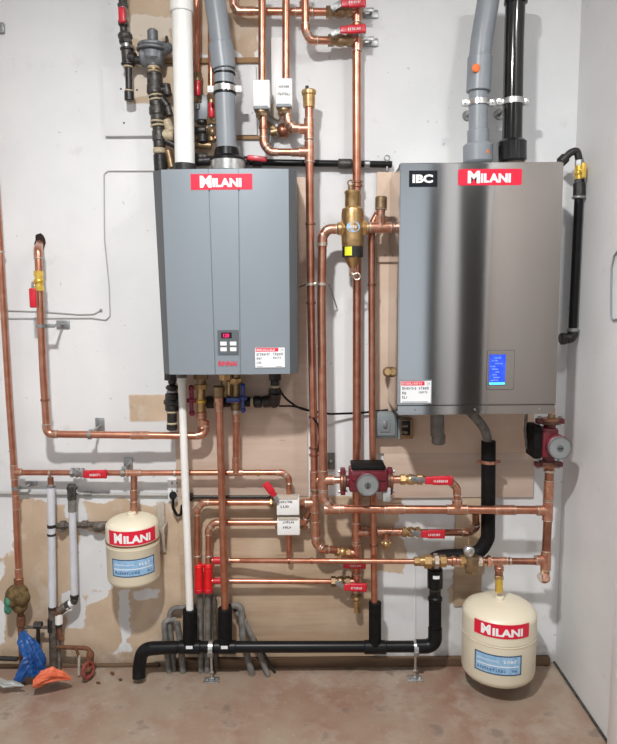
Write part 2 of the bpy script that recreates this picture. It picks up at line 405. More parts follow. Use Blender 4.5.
def valve(label, x0, y0, x1, y1, d, w, hx0, hy0, hx1, hy1, hw, body='brass', hmat='red', hd=None, hlabel='red lever handle', group=None, name='ball_valve', pivot=None):
    "quarter-turn valve: body along (x0,y0)-(x1,y1), lever from (hx0,hy0) to (hx1,hy1)"
    a = P(x0, y0, d); b = P(x1, y1, d); ax = (b-a).normalized(); L = (b-a).length; r = w/2*S(d)
    t = Thing(name, label, 'valve', (a+b)/2, group)
    mb = MB(); mb.hexnut(a, a+ax*L*.24, r*1.0, body); mb.hexnut(b-ax*L*.24, b, r*1.0, body)
    mb.cyl(a+ax*L*.2, b-ax*L*.2, r*.78, body); mb.ball((a+b)/2, r*1.02, body, ax, min(1.3, L*.3/r)); t.part('valve_body', mb)
    hd = hd if hd is not None else d+.045
    h0 = P(hx0, hy0, hd); h1 = P(hx1, hy1, hd)
    pv = P(*pivot, hd) if pivot else P((x0+x1)/2, (y0+y1)/2, hd)
    st = MB(); c = (a+b)/2
    st.cyl(c, pv+V3(0,.004,0), .0065, body); st.hexnut(pv+V3(0,.004,0), pv+V3(0,-.006,0), .0085, 'galv'); t.part('stem', st)
    hm = MB(); hv = (h1-h0); hl = hv.length; hx = hv.normalized(); hy = V3(0,1,0); hz = hx.cross(hy).normalized()
    M3 = Matrix((hx, hy, hz)).transposed(); hh = hw*S(hd)
    nk = (pv-h0).length
    if nk > .006:
        nx = (h0-pv).normalized(); nz = nx.cross(hy).normalized()
        hm.box((pv+h0)/2, (nk+.012, .0035, hh*.62), 'galv', Matrix((nx, hy, nz)).transposed(), .001)
    hm.box((h0+h1)/2, (hl, .009, hh*.86), hmat, M3, .004, 3)
    hm.box((h0+h1)/2+hx*hl*.12, (hl*.72, .012, hh), hmat, M3, .005, 3)
    hm.box(h1-hx*hl*.06, (hl*.10, .013, hh*1.06), hmat, M3, .005, 3)
    if hx1-hx0 > 22 and abs(hy1-hy0) < 2:
        fh = flat_fn(h0+hx*hl*.30+V3(0,-.0063,-hh*.16), hx, V3(0,0,1))
        scribble(hm, fh, 0, 0, hl*.5, hh*.26, 'paper_white', .0004, hl*.07)
    t.part('lever', hm, label=hlabel); return t

def clamp_bracket(label, px, py, d, r, w=10, h=13, dx=3, dy=0, m='galv', ax=X, group='grey metal pipe brackets on the white wall'):
    t = Thing('pipe_clamp', label, 'bracket', P(px, py, 0), group)
    c = P(px, py, d); s = S(0)
    wc = V3(c.x+dx*s, 0, c.z-dy*s)
    mb = MB(); mb.box(wc+V3(0,-.004,0), (w*s, .006, h*s), m, bev=.001); 
    for k in (-1, 1): mb.cyl(wc+V3(0,-.006,k*h*s*.3), wc+V3(0,-.010,k*h*s*.3), .003, m, 8)
    t.part('wall_plate', mb)
    mb = MB(); mb.cyl(wc+V3(0,-.004,0), V3(wc.x, c.y+r*.8, wc.z), .005, m, 10)
    t.part('standoff', mb)
    mb = MB(); a = Vector(ax)
    mb.lathe(c-a*.006, a, [(0, r*1.02), (0, r*1.22), (.012, r*1.22), (.012, r*1.02)], m, 20)
    mb.box(V3((c.x+wc.x)/2, c.y+r*.9, (c.z+wc.z)/2), (abs(c.x-wc.x)+.014, .005, abs(c.z-wc.z)+.014), m, bev=.001)
    t.part('clamp_ring', mb); return t
# text -> flat geometry
_tc = {}
def text_geo(txt, off=0.0):
    k = (txt, off)
    if k in _tc: return _tc[k]
    cu = bpy.data.curves.new('lettering', 'FONT'); cu.body = txt; cu.size = 1; cu.offset = off; cu.resolution_u = 3
    o = bpy.data.objects.new('lettering', cu); COL.objects.link(o)
    dg = bpy.context.evaluated_depsgraph_get(); me = o.evaluated_get(dg).to_mesh()
    vs = [v.co.copy() for v in me.vertices]; fs = [list(p.vertices) for p in me.polygons]
    o.evaluated_get(dg).to_mesh_clear(); bpy.data.objects.remove(o); bpy.data.curves.remove(cu)
    x0 = min(v.x for v in vs); x1 = max(v.x for v in vs); y0 = min(v.y for v in vs); y1 = max(v.y for v in vs)
    out = ([((v.x-x0)/(x1-x0), (v.y-y0)/(y1-y0)) for v in vs], fs); _tc[k] = out; return out
def put_text(mb, fn, txt, x, y, w, h, m, d=.0006, off=.03):
    vs, fs = text_geo(txt, off); mb.add([fn(x+u*w, y+v*h, d) for u, v in vs], fs, m)
def put_rect(mb, fn, x, y, w, h, m, d=.0, n=10, rad=0, th=.0004):
    if rad > 0:
        pl = []
        for cx, cy, a0 in ((x+w-rad, y+rad, -PI/2), (x+w-rad, y+h-rad, 0), (x+rad, y+h-rad, PI/2), (x+rad, y+rad, PI)):
            for k in range(5): pl.append((cx+rad*math.cos(a0+k*PI/8), cy+rad*math.sin(a0+k*PI/8)))
        vs = [fn(a, b, d) for a, b in pl]; k = len(pl)
        vs2 = [fn(a, b, d-th) for a, b in pl]
        mb.add(vs+vs2, [list(range(k))]+[[i, (i+1) % k, k+(i+1) % k, k+i] for i in range(k)], m); return
    vs = []
    for i in range(n+1):
        for b, dd in ((y, d-th), (y, d), (y+h, d), (y+h, d-th)): vs.append(fn(x+w*i/n, b, dd))
    fs = [[4*i+j, 4*i+4+j, 4*i+5+j, 4*i+1+j] for i in range(n) for j in range(3)]
    fs += [[0, 1, 2, 3], [4*n+3, 4*n+2, 4*n+1, 4*n]]
    mb.add(vs, fs, m)
def scribble(mb, fn, x, y, w, h, m, d=.0006, cw=None):
    cw = cw or h*.7; u = x
    while u < x+w-cw*.4:
        k = random.uniform(.55, 1.0)*cw
        put_rect(mb, fn, u, y, k*.3, h, m, d, 1); put_rect(mb, fn, u, y+random.choice((0, .4, .8))*h, k*.8, h*.22, m, d, 1)
        if random.random() < .5: put_rect(mb, fn, u+k*.55, y+h*.05, k*.26, h*.9, m, d, 1)
        u += k+cw*.22
def milani(mb, fn, w, h, rad):
    put_rect(mb, fn, 0, 0, w, h, 'label_red', .0006, 16, rad)
    put_text(mb, fn, 'M', w*.15, h*.13, w*.19, h*.76, 'paper_white', .0012, .05)
    put_text(mb, fn, 'ILANI', w*.355, h*.16, w*.47, h*.56, 'paper_white', .0012, .045)
def flat_fn(p00, px, pz):
    "frame on a flat panel: p00 lower-left, px/pz unit vectors, raised towards the viewer"
    n = -px.cross(pz).normalized()
    if n.y > 0: n = -n
    return lambda u, v, d: p00 + px*u + pz*v + n*d
# ================================================================ SETTING
def wall_quad(name, c, dim, m, label=None): return struct(name, MB().box(c, dim, m, bev=0), label)
XL = -2.6; YB = -5.2
hx = P(40, 244, 0)
wall_quad('wall_back', ((XL+XR)/2, .06, CEIL/2), (XR-XL+.2, .12, CEIL), 'drywall', 'white and tan unfinished drywall behind the boilers')
wall_quad('floor', ((XL+XR+1.4)/2, YB/2, -.05), (XR-XL+2.0, -YB+.3, .1), 'concrete', 'bare brown concrete slab')
wall_quad('ceiling', ((XL+XR)/2, YB/2, CEIL+.05), (XR-XL+.3, -YB+.3, .1), 'ceiling_paint')
# right wall: plain near the boilers; unseen door and dark doorway added for reflections
r = ray(612, 744); q = CAM + r*(XR/r.x); YD = q.y        # start of door trim on the right wall
T = .12
def rw(name, y0, y1, z0, z1, m='side_wall_paint', x0=XR, t=T): return struct(name, MB().box((x0+t/2, (y0+y1)/2, (z0+z1)/2), (t, abs(y1-y0), z1-z0), m, bev=0))
DY1 = -1.69
mbw = MB()
for y0, y1, z0, z1 in ((0, YD-.01, 0, CEIL), (YD-.01, DY1, 2.1, CEIL), (DY1, -1.72, 0, CEIL), (-1.72, -2.62, 2.45, CEIL), (-2.62, -2.95, 0, CEIL)):
    T = .12 if y0 > -2.6 else .03
    mbw.box((XR+T/2, (y0+y1)/2, (z0+z1)/2), (T, abs(y1-y0), z1-z0), 'side_wall_paint', bev=0)
struct('wall_right', mbw, 'smooth white wall meeting the back wall at right')
mb = MB()
for y0, y1, z0, z1 in ((YD, YD-.09, 0, 2.18), (DY1+.0, DY1-.02, 0, 2.18), (YD-.09, DY1, 2.09, 2.18)):
    mb.box((XR-.008, (y0+y1)/2, (z0+z1)/2), (.018, abs(y1-y0), z1-z0), 'trim_paint', bev=.002)
struct('trim_1', mb, 'white door casing at the right edge')
struct('added_door', MB().box((XR+.03, (YD-.09+DY1)/2, 1.05), (.04, abs(DY1-YD+.09), 2.09), 'added_door_tone', bev=.002))  # unseen door, added so the steel panel mirrors a muted beige
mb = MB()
mb.box((XR+1.3, -2.7, 1.3), (.06, 2.2, 2.6), 'added_passage_dark', bev=0)
mb.box((XR+.04+.6, -3.75, 1.3), (1.2, .10, 2.6), 'added_passage_dark', bev=0)
mb.box((XR+.05, -3.0, 1.3), (.02, 1.6, 2.6), 'added_passage_dark', bev=0) if 0 else None
mb.box((XR+.12+.6, -1.66, 1.3), (1.2, .10, 2.6), 'added_passage_dark', bev=0)
mb.box((XR+.12+.6, -2.7, 2.62), (1.2, 2.2, .06), 'added_passage_dark', bev=0)
struct('added_passage', mb)  # unseen passage, added to put a dark streak in the steel's reflection
wall_quad('wall_left', (XL-.05, YB/2, CEIL/2), (.1, -YB+.3, CEIL), 'side_wall_paint')
# dark joint strip at the foot of the right wall and timber sill under the back wall
struct('baseboard_right', MB().box((XR-.004, -1.2, .003), (.010, 2.4, .006), 'iron', bev=.002))
a = P(176, 659, .0); b = P(548, 659, .0)
struct('baseboard_back', MB().box(((a.x+b.x)/2, -.012, .016), (b.x-a.x, .024, .034), 'sill_wood', bev=.002), 'dark timber sill strip along the foot of the wall')
mb = MB().box((P(40, 660, 0).x, -.008, .006), (.95, .016, .012), 'sill_wood', bev=.004)  # dark strip standing in for the shaded gap at the wall foot
struct('shade_gap_strip', mb)

def board(name, label, rects, d, th, m, bev=.0008):
    mb = MB()
    for x0, y0, x1, y1 in rects:
        a = P(x0, y0, d); b = P(x1, y1, d)
        mb.box(((a.x+b.x)/2, -d+th/2-.0006, (a.z+b.z)/2), (b.x-a.x, th, a.z-b.z), m, bev=bev)
    return single(name, mb, label, 'board')
def patch_board():
    board('plywood_board', 'pinkish plywood sheet behind and below the grey water heater', [(167,178,308,496.5)], .012, .012, 'ply_pink')
    board('plywood_board', 'darker tan plywood sheet at the foot of the wall in the middle', [(178,498,377,656)], .012, .012, 'ply_tan')
    board('plywood_board', 'pink pine boards behind the steel boiler, upper sheet', [(377,172,533,452.5)], .012, .012, 'ply_light')
    board('plywood_board', 'pink pine board under the steel boiler, lower strip', [(384,453.5,533,497)], .012, .012, 'ply_pink')
    board('wood_scrap', 'tan wood scrap on the wall above the floor tank', [(456,498,481,606)], .008, .008, 'ply_tan')
    board('wall_panel', 'white access panel board with screws behind the black gas piping', [(102,67,257,135)], .018, .018, 'drywall', .002)
    board('wood_batten', 'thin brown batten along the top of the white access panel', [(151,58,262,62.5)], .012, .012, 'wood_edge')
    board('wood_batten', 'thin brown batten under the white access panel', [(160,136,262,139)], .012, .012, 'wood_edge')
    board('wood_block', 'pink wood block right of the brass air separator', [(377,172,391,262)], .024, .0115, 'ply_light')
patch_board()
mb = MB()
for x, y in ((121, 89), (124, 123), (137, 90)): p = P(x, y, .018); mb.cyl(p+V3(0,.002,0), p+V3(0,-.0015,0), .0035, 'iron_dark', 10)
pobj = bpy.data.objects['wall_panel']; 
o = mb.build('screw', pobj, pobj.location); 
# white wooden strip between the two label boxes at top
single('wall_strip', MB().box((P(277.5,85,.02).x, -.012, P(277.5,85,0).z), (11*S(0), .024, 82*S(0)), 'white_plastic', bev=.002), 'white strip fixed to the wall between the two top valve boxes', 'strip')
single('wall_clip', MB().box(P(-1, 28, .008), (10*S(0), .016, 9*S(0)), 'galv', bev=.002).cyl(P(1,28,.016), P(1,28,.022), .006, 'galv'), 'small grey metal clip at the far left edge of the wall', 'clip')
# hole in the wall
mb = MB(); c = P(40, 243, .0)
pl = [c+V3(math.cos(a)*.021*k, -.0015, math.sin(a)*.032*k) for a, k in ((i*2*PI/14, random.uniform(.8, 1.15)) for i in range(14))]
mb.prism(pl, (0,0,0), (0,.0012,0), 'dark_hole'); single('wall_hole', mb, 'ragged dark hole in the white wall where a pipe enters', 'hole')

# ================================================================ BOILER 1 (grey water heater)
D1 = .28
tl, tr, bl, br_ = P(153,172,D1-.03), P(296,170,D1-.03), P(164,373,D1-.03), P(298,373,D1-.03)
ftl, ftr, fbl, fbr = P(161,171.5,D1), P(288.5,170,D1), P(169.5,372,D1), P(290,372,D1)
def lerp(a, b, t): return a+(b-a)*t
t = Thing('water_heater', 'grey wall-hung tankless water heater with two vertical grooves and a red sticker', 'water heater', V3((bl.x+br_.x)/2, -.015, bl.z))
def section(bot):
    L, Rr, fl, fr = (bl, br_, fbl, fbr) if bot else (tl, tr, ftl, ftr)
    z0 = (L.z+Rr.z)/2
    xs = []
    gs = ((216, 241) if bot else (209, 239))
    g = [P(gx, 373 if bot else 170, D1).x for gx in gs]
    def bulge(x):
        u = (x-fl.x)/(fr.x-fl.x); return -D1-.010*(1-(2*u-1)**2)
    side = [(L.x, -.015), (L.x, L.y)]
    front = [(fl.x, -D1)]
    n = 6
    pts = sorted([fl.x+(fr.x-fl.x)*i/14 for i in range(1, 14)] + g)
    res = []
    for x in pts:
        if x in g: res += [(x-.0022, bulge(x)), (x-.0018, bulge(x)+.006), (x+.0018, bulge(x)+.006), (x+.0022, bulge(x))]
        else:
            if min(abs(x-q) for q in g) > .006: res.append((x, bulge(x)))
            else: res.append((x, bulge(x)) if False else (x + (.008 if x > min(g, key=lambda q: abs(q-x)) else -.008), bulge(x)))
    front += res+[(fr.x, -D1)]
    return side, front, [(Rr.x, Rr.y), (Rr.x, -.015)], z0
sT, fT, rT, zT = section(False); sB, fB, rB, zB = section(True)
def loft(polyT, polyB, m, mb):
    n = len(polyT); vs = [V3(x, y, zT) for x, y in polyT]+[V3(x, y, zB) for x, y in polyB]
    fs = [list(range(n)), list(range(n, 2*n))[::-1]]+[[i, (i+1) % n, n+(i+1) % n, n+i] for i in range(n)]
    return mb.add(vs, fs, m)
inset = .0
t.part('casing', loft([sT[0], sT[1], (fT[0][0], -D1+.002), (fT[-1][0], -D1+.002), rT[0], rT[1]], [sB[0], sB[1], (fB[0][0], -D1+.002), (fB[-1][0], -D1+.002), rB[0], rB[1]], 'heater_side', MB()), label='dark grey side casing')
fp = t.part('front_cover', loft(fT+[(fT[-1][0], -D1+.012), (fT[0][0], -D1+.012)], fB+[(fB[-1][0], -D1+.012), (fB[0][0], -D1+.012)], 'heater_paint', MB()))
px_ = V3(1,0,0)
def panel_fn(x, y, d):
    p = P(x, y, d); return flat_fn(p, V3(1,0,0), V3(0,0,1))
def wpx(n, d): return n*S(d)
D1f = D1+.0085
def heater_fn(x, y):
    p = P(x, y, D1+.006)
    def fn(u, v, dd):
        z = p.z+v; k = (z-zB)/(zT-zB); x0 = lerp(fbl.x, ftl.x, k); x1 = lerp(fbr.x, ftr.x, k); q = (p.x+u-x0)/(x1-x0)
        return V3(p.x+u, -D1-.010*(1-(2*q-1)**2)-dd-.0006, z)
    return fn
mb = MB(); milani(mb, heater_fn(191, 190), wpx(60, D1f), wpx(15, D1f), 0); t.part('sticker', mb, label='red sticker with white MILANI lettering')
mb = MB(); d = D1+.0115; fn = panel_fn(218, 354, d); w, h = wpx(21, d), wpx(24, d)
put_rect(mb, fn, 0, 0, w, h, 'dial_dark', .004, 1, .003, .004)
for i in range(2):
    for j in range(2): put_rect(mb, fn, w*(.13+.46*i), h*(.12+.24*j), w*.30, h*.16, 'label_white', .0048, 1, .001)
put_rect(mb, fn, w*.18, h*.66, w*.5, h*.24, 'badge_black', .0046, 1)
put_text(mb, fn, '120', w*.28, h*.70, w*.28, h*.15, 'led', .0052, .02)
t.part('control_panel', mb, label='dark control panel with a red readout and four buttons')
mb = MB(); fn = panel_fn(218.5, 366, d); put_text(mb, fn, 'RINNAI', 0, 0, wpx(18.5, d), wpx(4.8, d), 'label_red', .0008, .02); t.part('name_badge', mb, label='small red maker lettering')
def info_label(mb, fn, w, h):
    put_rect(mb, fn, 0, 0, w, h, 'ink_grey', .0004, 8); put_rect(mb, fn, w*.03, h*.05, w*.94, h*.90, 'label_white', .0008, 8)
    put_rect(mb, fn, w*.05, h*.77, w*.72, h*.17, 'label_red', .0011, 8)
    scribble(mb, fn, w*.08, h*.80, w*.60, h*.10, 'paper_white', .0014)
    put_text(mb, fn, '24', w*.83, h*.78, w*.10, h*.13, 'ink_grey', .0012, 0)
    scribble(mb, fn, w*.08, h*.59, w*.42, h*.12, 'ink', .0012, w*.06); scribble(mb, fn, w*.60, h*.59, w*.32, h*.12, 'ink', .0012, w*.06)
    scribble(mb, fn, w*.60, h*.44, w*.26, h*.09, 'ink', .0012, w*.05)
    for y in (.40, .22): scribble(mb, fn, w*.08, h*y, w*.16, h*.11, 'ink', .0012, w*.06)
    put_rect(mb, fn, w*.08, h*.07, w*.8, h*.03, 'ink_grey', .0011, 1)
mb = MB(); d = D1+.006; info_label(mb, heater_fn(254.5, 368.5), wpx(31.5, d), wpx(22, d)); t.part('rating_label', mb, label='white rating label with a red heading')
# top collar / lower lip
mb = MB(); mb.box(((tl.x+tr.x)/2, -.13, zT-.001), (tr.x-tl.x-.02, .22, .006), 'heater_side'); t.part('top_plate', mb)

# ================================================================ BOILER 2 (stainless)
D2 = .30
a, b, c, e = P(400,163.5,D2), P(564,161,D2), P(397.5,404.5,D2), P(556,405,D2)
t = Thing('boiler', 'large stainless steel wall-hung boiler with a blue lit touch screen', 'boiler', V3((c.x+e.x)/2, -.013, c.z))
zt = (a.z+b.z)/2; zb = (c.z+e.z)/2
def wedge(mb, xt0, xt1, xb0, xb1, z1, z0, y0, y1, m):
    vs = [V3(xt0,y0,z1), V3(xt1,y0,z1), V3(xt1,y1,z1), V3(xt0,y1,z1), V3(xb0,y0,z0), V3(xb1,y0,z0), V3(xb1,y1,z0), V3(xb0,y1,z0)]
    bm = bmesh.new(); bv = [bm.verts.new(v) for v in vs]
    for f in ((0,1,2,3),(7,6,5,4),(0,4,5,1),(1,5,6,2),(2,6,7,3),(3,7,4,0)): bm.faces.new([bv[i] for i in f])
    bmesh.ops.bevel(bm, geom=list(bm.edges), offset=.003, segments=3, affect='EDGES')
    bm.verts.index_update(); bm.normal_update()
    for i, f in enumerate(bm.faces):
        if f.calc_area() > .002 and len(f.verts) == 4: mb.flat.add(len(mb.f)+i)
    mb.add([v.co.copy() for v in bm.verts], [[v.index for v in f.verts] for f in bm.faces], m); bm.free(); return mb
t.part('front_panel', wedge(MB(), a.x, b.x, c.x, e.x, zt, zb, -D2, -D2+.03, 'stainless'))
zl = P(480, 414.5, D2-.004).z
t.part('cabinet', wedge(MB(), a.x+.002, b.x-.002, c.x+.002, e.x-.002, zt-.002, zl, -D2+.004, -.013, 'stainless'))
t.part('lower_seam', MB().box(((c.x+e.x)/2, -D2+.0045, zb-.0018), (e.x-c.x-.002, .004, .003), 'iron_dark', bev=0))
mb = MB()
for x in (415, 475, 540): p = P(x, 409.5, D2-.003); mb.cyl(p+V3(0,.003,0), p+V3(0,-.003,0), .0035, 'galv', 12)
t.part('screw', mb)
d = D2+.0005
mb = MB(); fn = panel_fn(409, 187, d); w, h = wpx(27.5, d), wpx(15.5, d)
put_rect(mb, fn, 0, 0, w, h, 'badge_black', .0008, 1); put_text(mb, fn, 'IBC', w*.12, h*.24, w*.72, h*.52, 'paper_white', .0014, .045); t.part('maker_badge', mb, label='black square badge with white IBC lettering')
mb = MB(); milani(mb, panel_fn(458, 185.5, d), wpx(62, d), wpx(15.5, d), .006); t.part('sticker', mb, label='red sticker with white MILANI lettering')
mb = MB(); info_label(mb, panel_fn(399.5, 404, d), wpx(32.5, d), wpx(24.5, d)); t.part('rating_label', mb, label='white rating label with a red heading')
mb = MB(); fn = panel_fn(486, 390, d); w, h = wpx(28, d), wpx(40.5, d)
put_rect(mb, fn, 0, 0, w, h, 'dial_dark', .0005, 1, .006); put_rect(mb, fn, w*.02, h*.015, w*.96, h*.97, 'stainless', .0022, 1, .006, .002)
sc = t.part('screen_bezel', mb)
mb = MB(); put_rect(mb, fn, w*.07, h*.11, w*.60, h*.79, 'dial_dark', .0026, 1); put_rect(mb, fn, w*.10, h*.19, w*.56, h*.69, 'screen', .0032, 1); put_rect(mb, fn, w*.10, h*.14, w*.56, h*.05, 'screen_cyan', .0032, 1)
for i in range(9): scribble(mb, fn, w*random.uniform(.13,.34), h*(.23+.07*i), w*random.uniform(.12,.26), h*.03, 'screen_lit', .0036, w*.05)
t.part('display', mb, sc, label='glowing blue display')

# ================================================================ FLUES
# white intake pipe into heater 1
t = Thing('vent_pipe', 'straight white plastic vent pipe rising from the grey water heater', 'pipe', P(185,167,.16))
t.part('pipe', MB().cyl(P(181.5,-14,.16), P(185,168,.16), 9.6*S(.16), 'white_pvc', 32, b=.001))
t.part('coupling', MB().cyl(P(181.5,-12,.16), P(181.8,13,.16), 11*S(.16), 'white_pvc', 32, b=.002))
t.part('base_collar', MB().cyl(P(185,164,.16), P(185,172,.16), 11*S(.16), 'iron_dark', 32, b=.002))
# grey flue 1
d = .16; s = S(d)
t = Thing('flue_pipe', 'grey plastic flue pipe with a black base collar on the grey water heater', 'pipe', P(227,168,d))
path, _ = fillet([P(213,-16,d), P(219,28,d), P(223,62,d)], .2, 8)
t.part('pipe', MB().tube(path, 10.3*s, 'grey_pvc', 32)); 
t.part('coupling', MB().cyl(P(220.5,44,d), P(223.7,70,d), 11.8*s, 'grey_pvc', 32, b=.002))
t.part('pipe', MB().cyl(P(223.7,68,d), P(227,156,d), 9.7*s, 'grey_pvc', 32))
mb = MB(); mb.cyl(P(224.3,73,d), P(224.4,75,d), 10.5*s, 'black', 32, b=.001); mb.cyl(P(224.6,84,d), P(224.6,86,d), 10.5*s, 'black', 32, b=.001); mb.cyl(P(224.8,92,d), P(224.9,94.5,d), 10.9*s, 'black', 32, b=.001); t.part('rubber_ring', mb)
mb = MB(); mb.lathe(P(227,161,d), (0,0,1), [(0, 17*s), (2*s, 17*s), (5*s, 12.5*s), (12*s, 11*s), (12.5*s, 9*s)], 'black', 32); mb.box(P(231,161,d), (.10,.04,.006), 'black', bev=.002); t.part('boot', mb, label='black rubber boot')
t.part('base_collar', MB().cyl(P(228,172,d), P(228,160.5,d), 17*s, 'steel_clamp', 32, b=.003), label='silver metal base ring')
def flue_clamp(label, x, y, d, r, armside):
    t = Thing('flue_clamp', label, 'clamp', P(x, y, 0), 'silver strap clamps on the flues')
    c = P(x, y, d)
    mb = MB(); mb.lathe(c-V3(0,0,.009), (0,0,1), [(0,r),(0,r*1.06),(.018,r*1.06),(.018,r)], 'steel_clamp', 32)
    for sg in (-1, 1): mb.box(c+V3(sg*(r+.010),0,0), (.022,.016,.022), 'white_plastic' if armside else 'steel_clamp', bev=.003)
    t.part('strap', mb)
    mb = MB()
    for sg in (-1, 1): mb.cyl(c+V3(sg*(r+.012),-.014,0), c+V3(sg*(r+.012),.014,0), .004, 'steel_clamp', 10); 
    t.part('bolt', mb)
    mb = MB(); mb.cyl(c+V3(0,r,0), V3(c.x,-.002,c.z), .005, 'galv', 10); mb.cyl(V3(c.x,-.006,c.z), V3(c.x,-.0005,c.z), .018, 'galv', 16); t.part('hanger_rod', mb)
flue_clamp('silver clamp with white ends around the grey flue of the grey water heater', 224.7, 89.5, .16, 10.4*S(.16), True)
# grey flue 2
t = Thing('flue_pipe', 'grey plastic flue pipe with orange marks on the steel boiler', 'pipe', P(478,160,d))
t.part('pipe', MB().tube([P(490.5,-16,d), P(487.5,5,d), P(482,38,d), P(479.3,62,d)], 10.4*s, 'grey_pvc', 32))
t.part('coupling', MB().cyl(P(480,57,d), P(478.5,92,d), 11.6*s, 'grey_pvc', 32, b=.002)); 
t.part('pipe', MB().cyl(P(478.5,90,d), P(478,140,d), 9*s, 'grey_pvc', 32))
t.part('coupling', MB().cyl(P(478,130,d), P(478,148,d), 10.2*s, 'grey_pvc', 32, b=.003))
t.part('base_collar', MB().cyl(P(478,144,d), P(478,163.5,d), 14.3*s, 'grey_pvc', 32, b=.006))
t.part('paint_mark', MB().ball(P(476,68,d+11.3*s), .014, 'orange_mark', NY, .25), label='orange paint mark'); t.part('paint_mark', MB().ball(P(488.5,152,d+11.0*s), .012, 'orange_mark', (.7,-.7,0), .3), label='orange paint mark')
# black flue 2
t = Thing('flue_pipe', 'glossy black plastic flue pipe on the steel boiler', 'pipe', P(512,160,d))
t.part('pipe', MB().tube([P(516,-16,d), P(514,40,d), P(512,146,d)], [9.3*s, 9.3*s, 9.6*s], 'black_gloss', 32))
t.part('coupling', MB().cyl(P(516,-14,d), P(515.8,4,d), 11*s, 'black_gloss', 32, b=.002))
t.part('base_collar', MB().cyl(P(512,140,d), P(512,163,d), 14*s, 'black_gloss', 32, b=.008))
flue_clamp('silver strap clamp around the orange-marked grey flue', 478.5, 103, .16, 9.8*S(.16), False)
flue_clamp('silver strap clamp around the glossy black flue', 512.8, 102, .16, 10*S(.16), False)
# gas pipe right of boiler 2
d = .10
t = Thing('gas_pipe', 'black gas pipe dropping along the right side of the steel boiler', 'pipe', P(573,340,d))
t.part('elbow', MB().tube(fillet([P(563,160,d), P(570,153,d), P(577,150,d), P(579,160,d)], .02)[0], .0125, 'iron_dark', 16).cyl(P(560,163,d), P(566,157,d), .018, 'iron_dark'))
t.part('pipe', MB().cyl(P(579,195,d), P(572.5,333,d), 4.2*S(d), 'black', 20, b=.001))
mb = MB(); mb.cyl(P(579.3,183,d), P(579,197,d), 6*S(d), 'iron_dark', 8, b=.002); mb.cyl(P(579,196,d), P(578.8,199,d), 6.6*S(d), 'galv', 20); t.part('union', mb)
mb = MB(); mb.tube(fillet([P(572.6,330,d), P(572.3,338,d), P(561,339,d)], .016)[0], .0185, 'iron_dark', 16); mb.cyl(P(572.9,328,d), P(572.8,332,d), .0215, 'galv'); mb.cyl(P(566,338.5,d), P(560,339,d), .021, 'iron_dark'); t.part('elbow', mb)
t = Thing('gas_valve', 'yellow brass gas valve on top of the black pipe in the right corner', 'valve', P(579.3,173,d))
mb = MB(); seg_stack(mb, [(579.2,160,579.3,166,8,'galv','hex'), (579.3,165,579.3,180,8.5,'brass_yellow'), (579.3,168,579.3,178,10,'brass_yellow','ball'), (579.3,179,579.3,185,9,'iron_dark','hex')], d); t.part('valve_body', mb)
c = P(579.3,172,d); mb = MB(); mb.cyl(c, c+V3(0,-.03,0), .008, 'brass_yellow'); mb.box(c+V3(.003,-.032,.0), (.014,.006,.05), 'brass_yellow', bev=.002); t.part('lever', mb)
# white wire loop on right wall
def onright(px, py, off=.004):
    r = ray(px, py); x = XR-off; return CAM + r*(x/r.x)
pts = [onright(*p) for p in ((620,248),(614,256),(611.5,268),(611,290),(611,317),(613,320),(620,319))]
single('wall_cable', MB().tube(fillet(pts, .01)[0], .003, 'ink_grey', 8), 'thin grey cable loop stapled to the right wall at the photo edge', 'cable')
# ================================================================ COPPER RUNS
VZ = P(300, 100, 0)
run('copper_pipe', 'leaning copper riser at the far left edge of the wall', 'pipe', [(-16,-16,.05),(3,300,.05),(9,400,.055),(14,470,.06),(19,583,.06)], 3.6*S(.05), 'copper', elbows=False,
    extra=[('tee',(14.2,472,.06),Z,X), ('ring',(0.5,252,.05),Z,'solder'), ('coupling',(16,502,.06),Z), ('coupling',(18.6,575,.06),Z)])
run('copper_pipe', 'copper pipe from the wall hole down and across to the heater hot outlet', 'pipe',
    [(40,243,.0),(38,250,.10),(40,300,.115),(43,370,.115),(47,434,.115),(195,436,.10),(205,434,.09),(206,421,.09)], 4.1*S(.07), 'copper', R=.022,
    extra=[('coupling',(140,435.3,.1065),X), ('ring',(45,400,.115),Z)])
run('copper_pipe', 'long copper pipe run below the grey heater from the left riser to its drop', 'pipe',
    [(14,472.5,.06),(134,473,.065),(282,472.5,.065),(289,478,.065),(289,498,.05),(289,559,.05)], 3.3*S(.06), 'copper', R=.016,
    extra=[('tee',(134,473,.065),X,NZ), ('tee',(236,472.5,.065),X,Z), ('ring',(50,473,.06),X,'solder'), ('ring',(258,472.6,.065),X,'brass'), ('ring',(175,473,.065),X,'solder')])
run('copper_pipe', 'short copper drop feeding the smaller cream tank', 'pipe', [(134,475,.065),(134,498,.085),(134,513,.10)], 3.8*S(.07), 'copper_aged', elbows=False, extra=[('coupling',(134,497,.083),Z),('coupling',(134,509,.098),Z)])
run('copper_pipe', 'copper pipe from under the grey heater down to the black drain', 'pipe', [(219,398,.12),(221.5,480,.12),(225,612,.115)], 4.3*S(.115), 'copper', elbows=False, extra=[('coupling',(219,402,.12),Z)])
run('copper_pipe', 'copper pipe below the blue-handled valve of the grey heater', 'pipe', [(236,405,.08),(236,472,.065)], 4*S(.08), 'copper', elbows=False, extra=[('coupling',(236,413,.078),Z),('coupling',(236,465,.067),Z)])
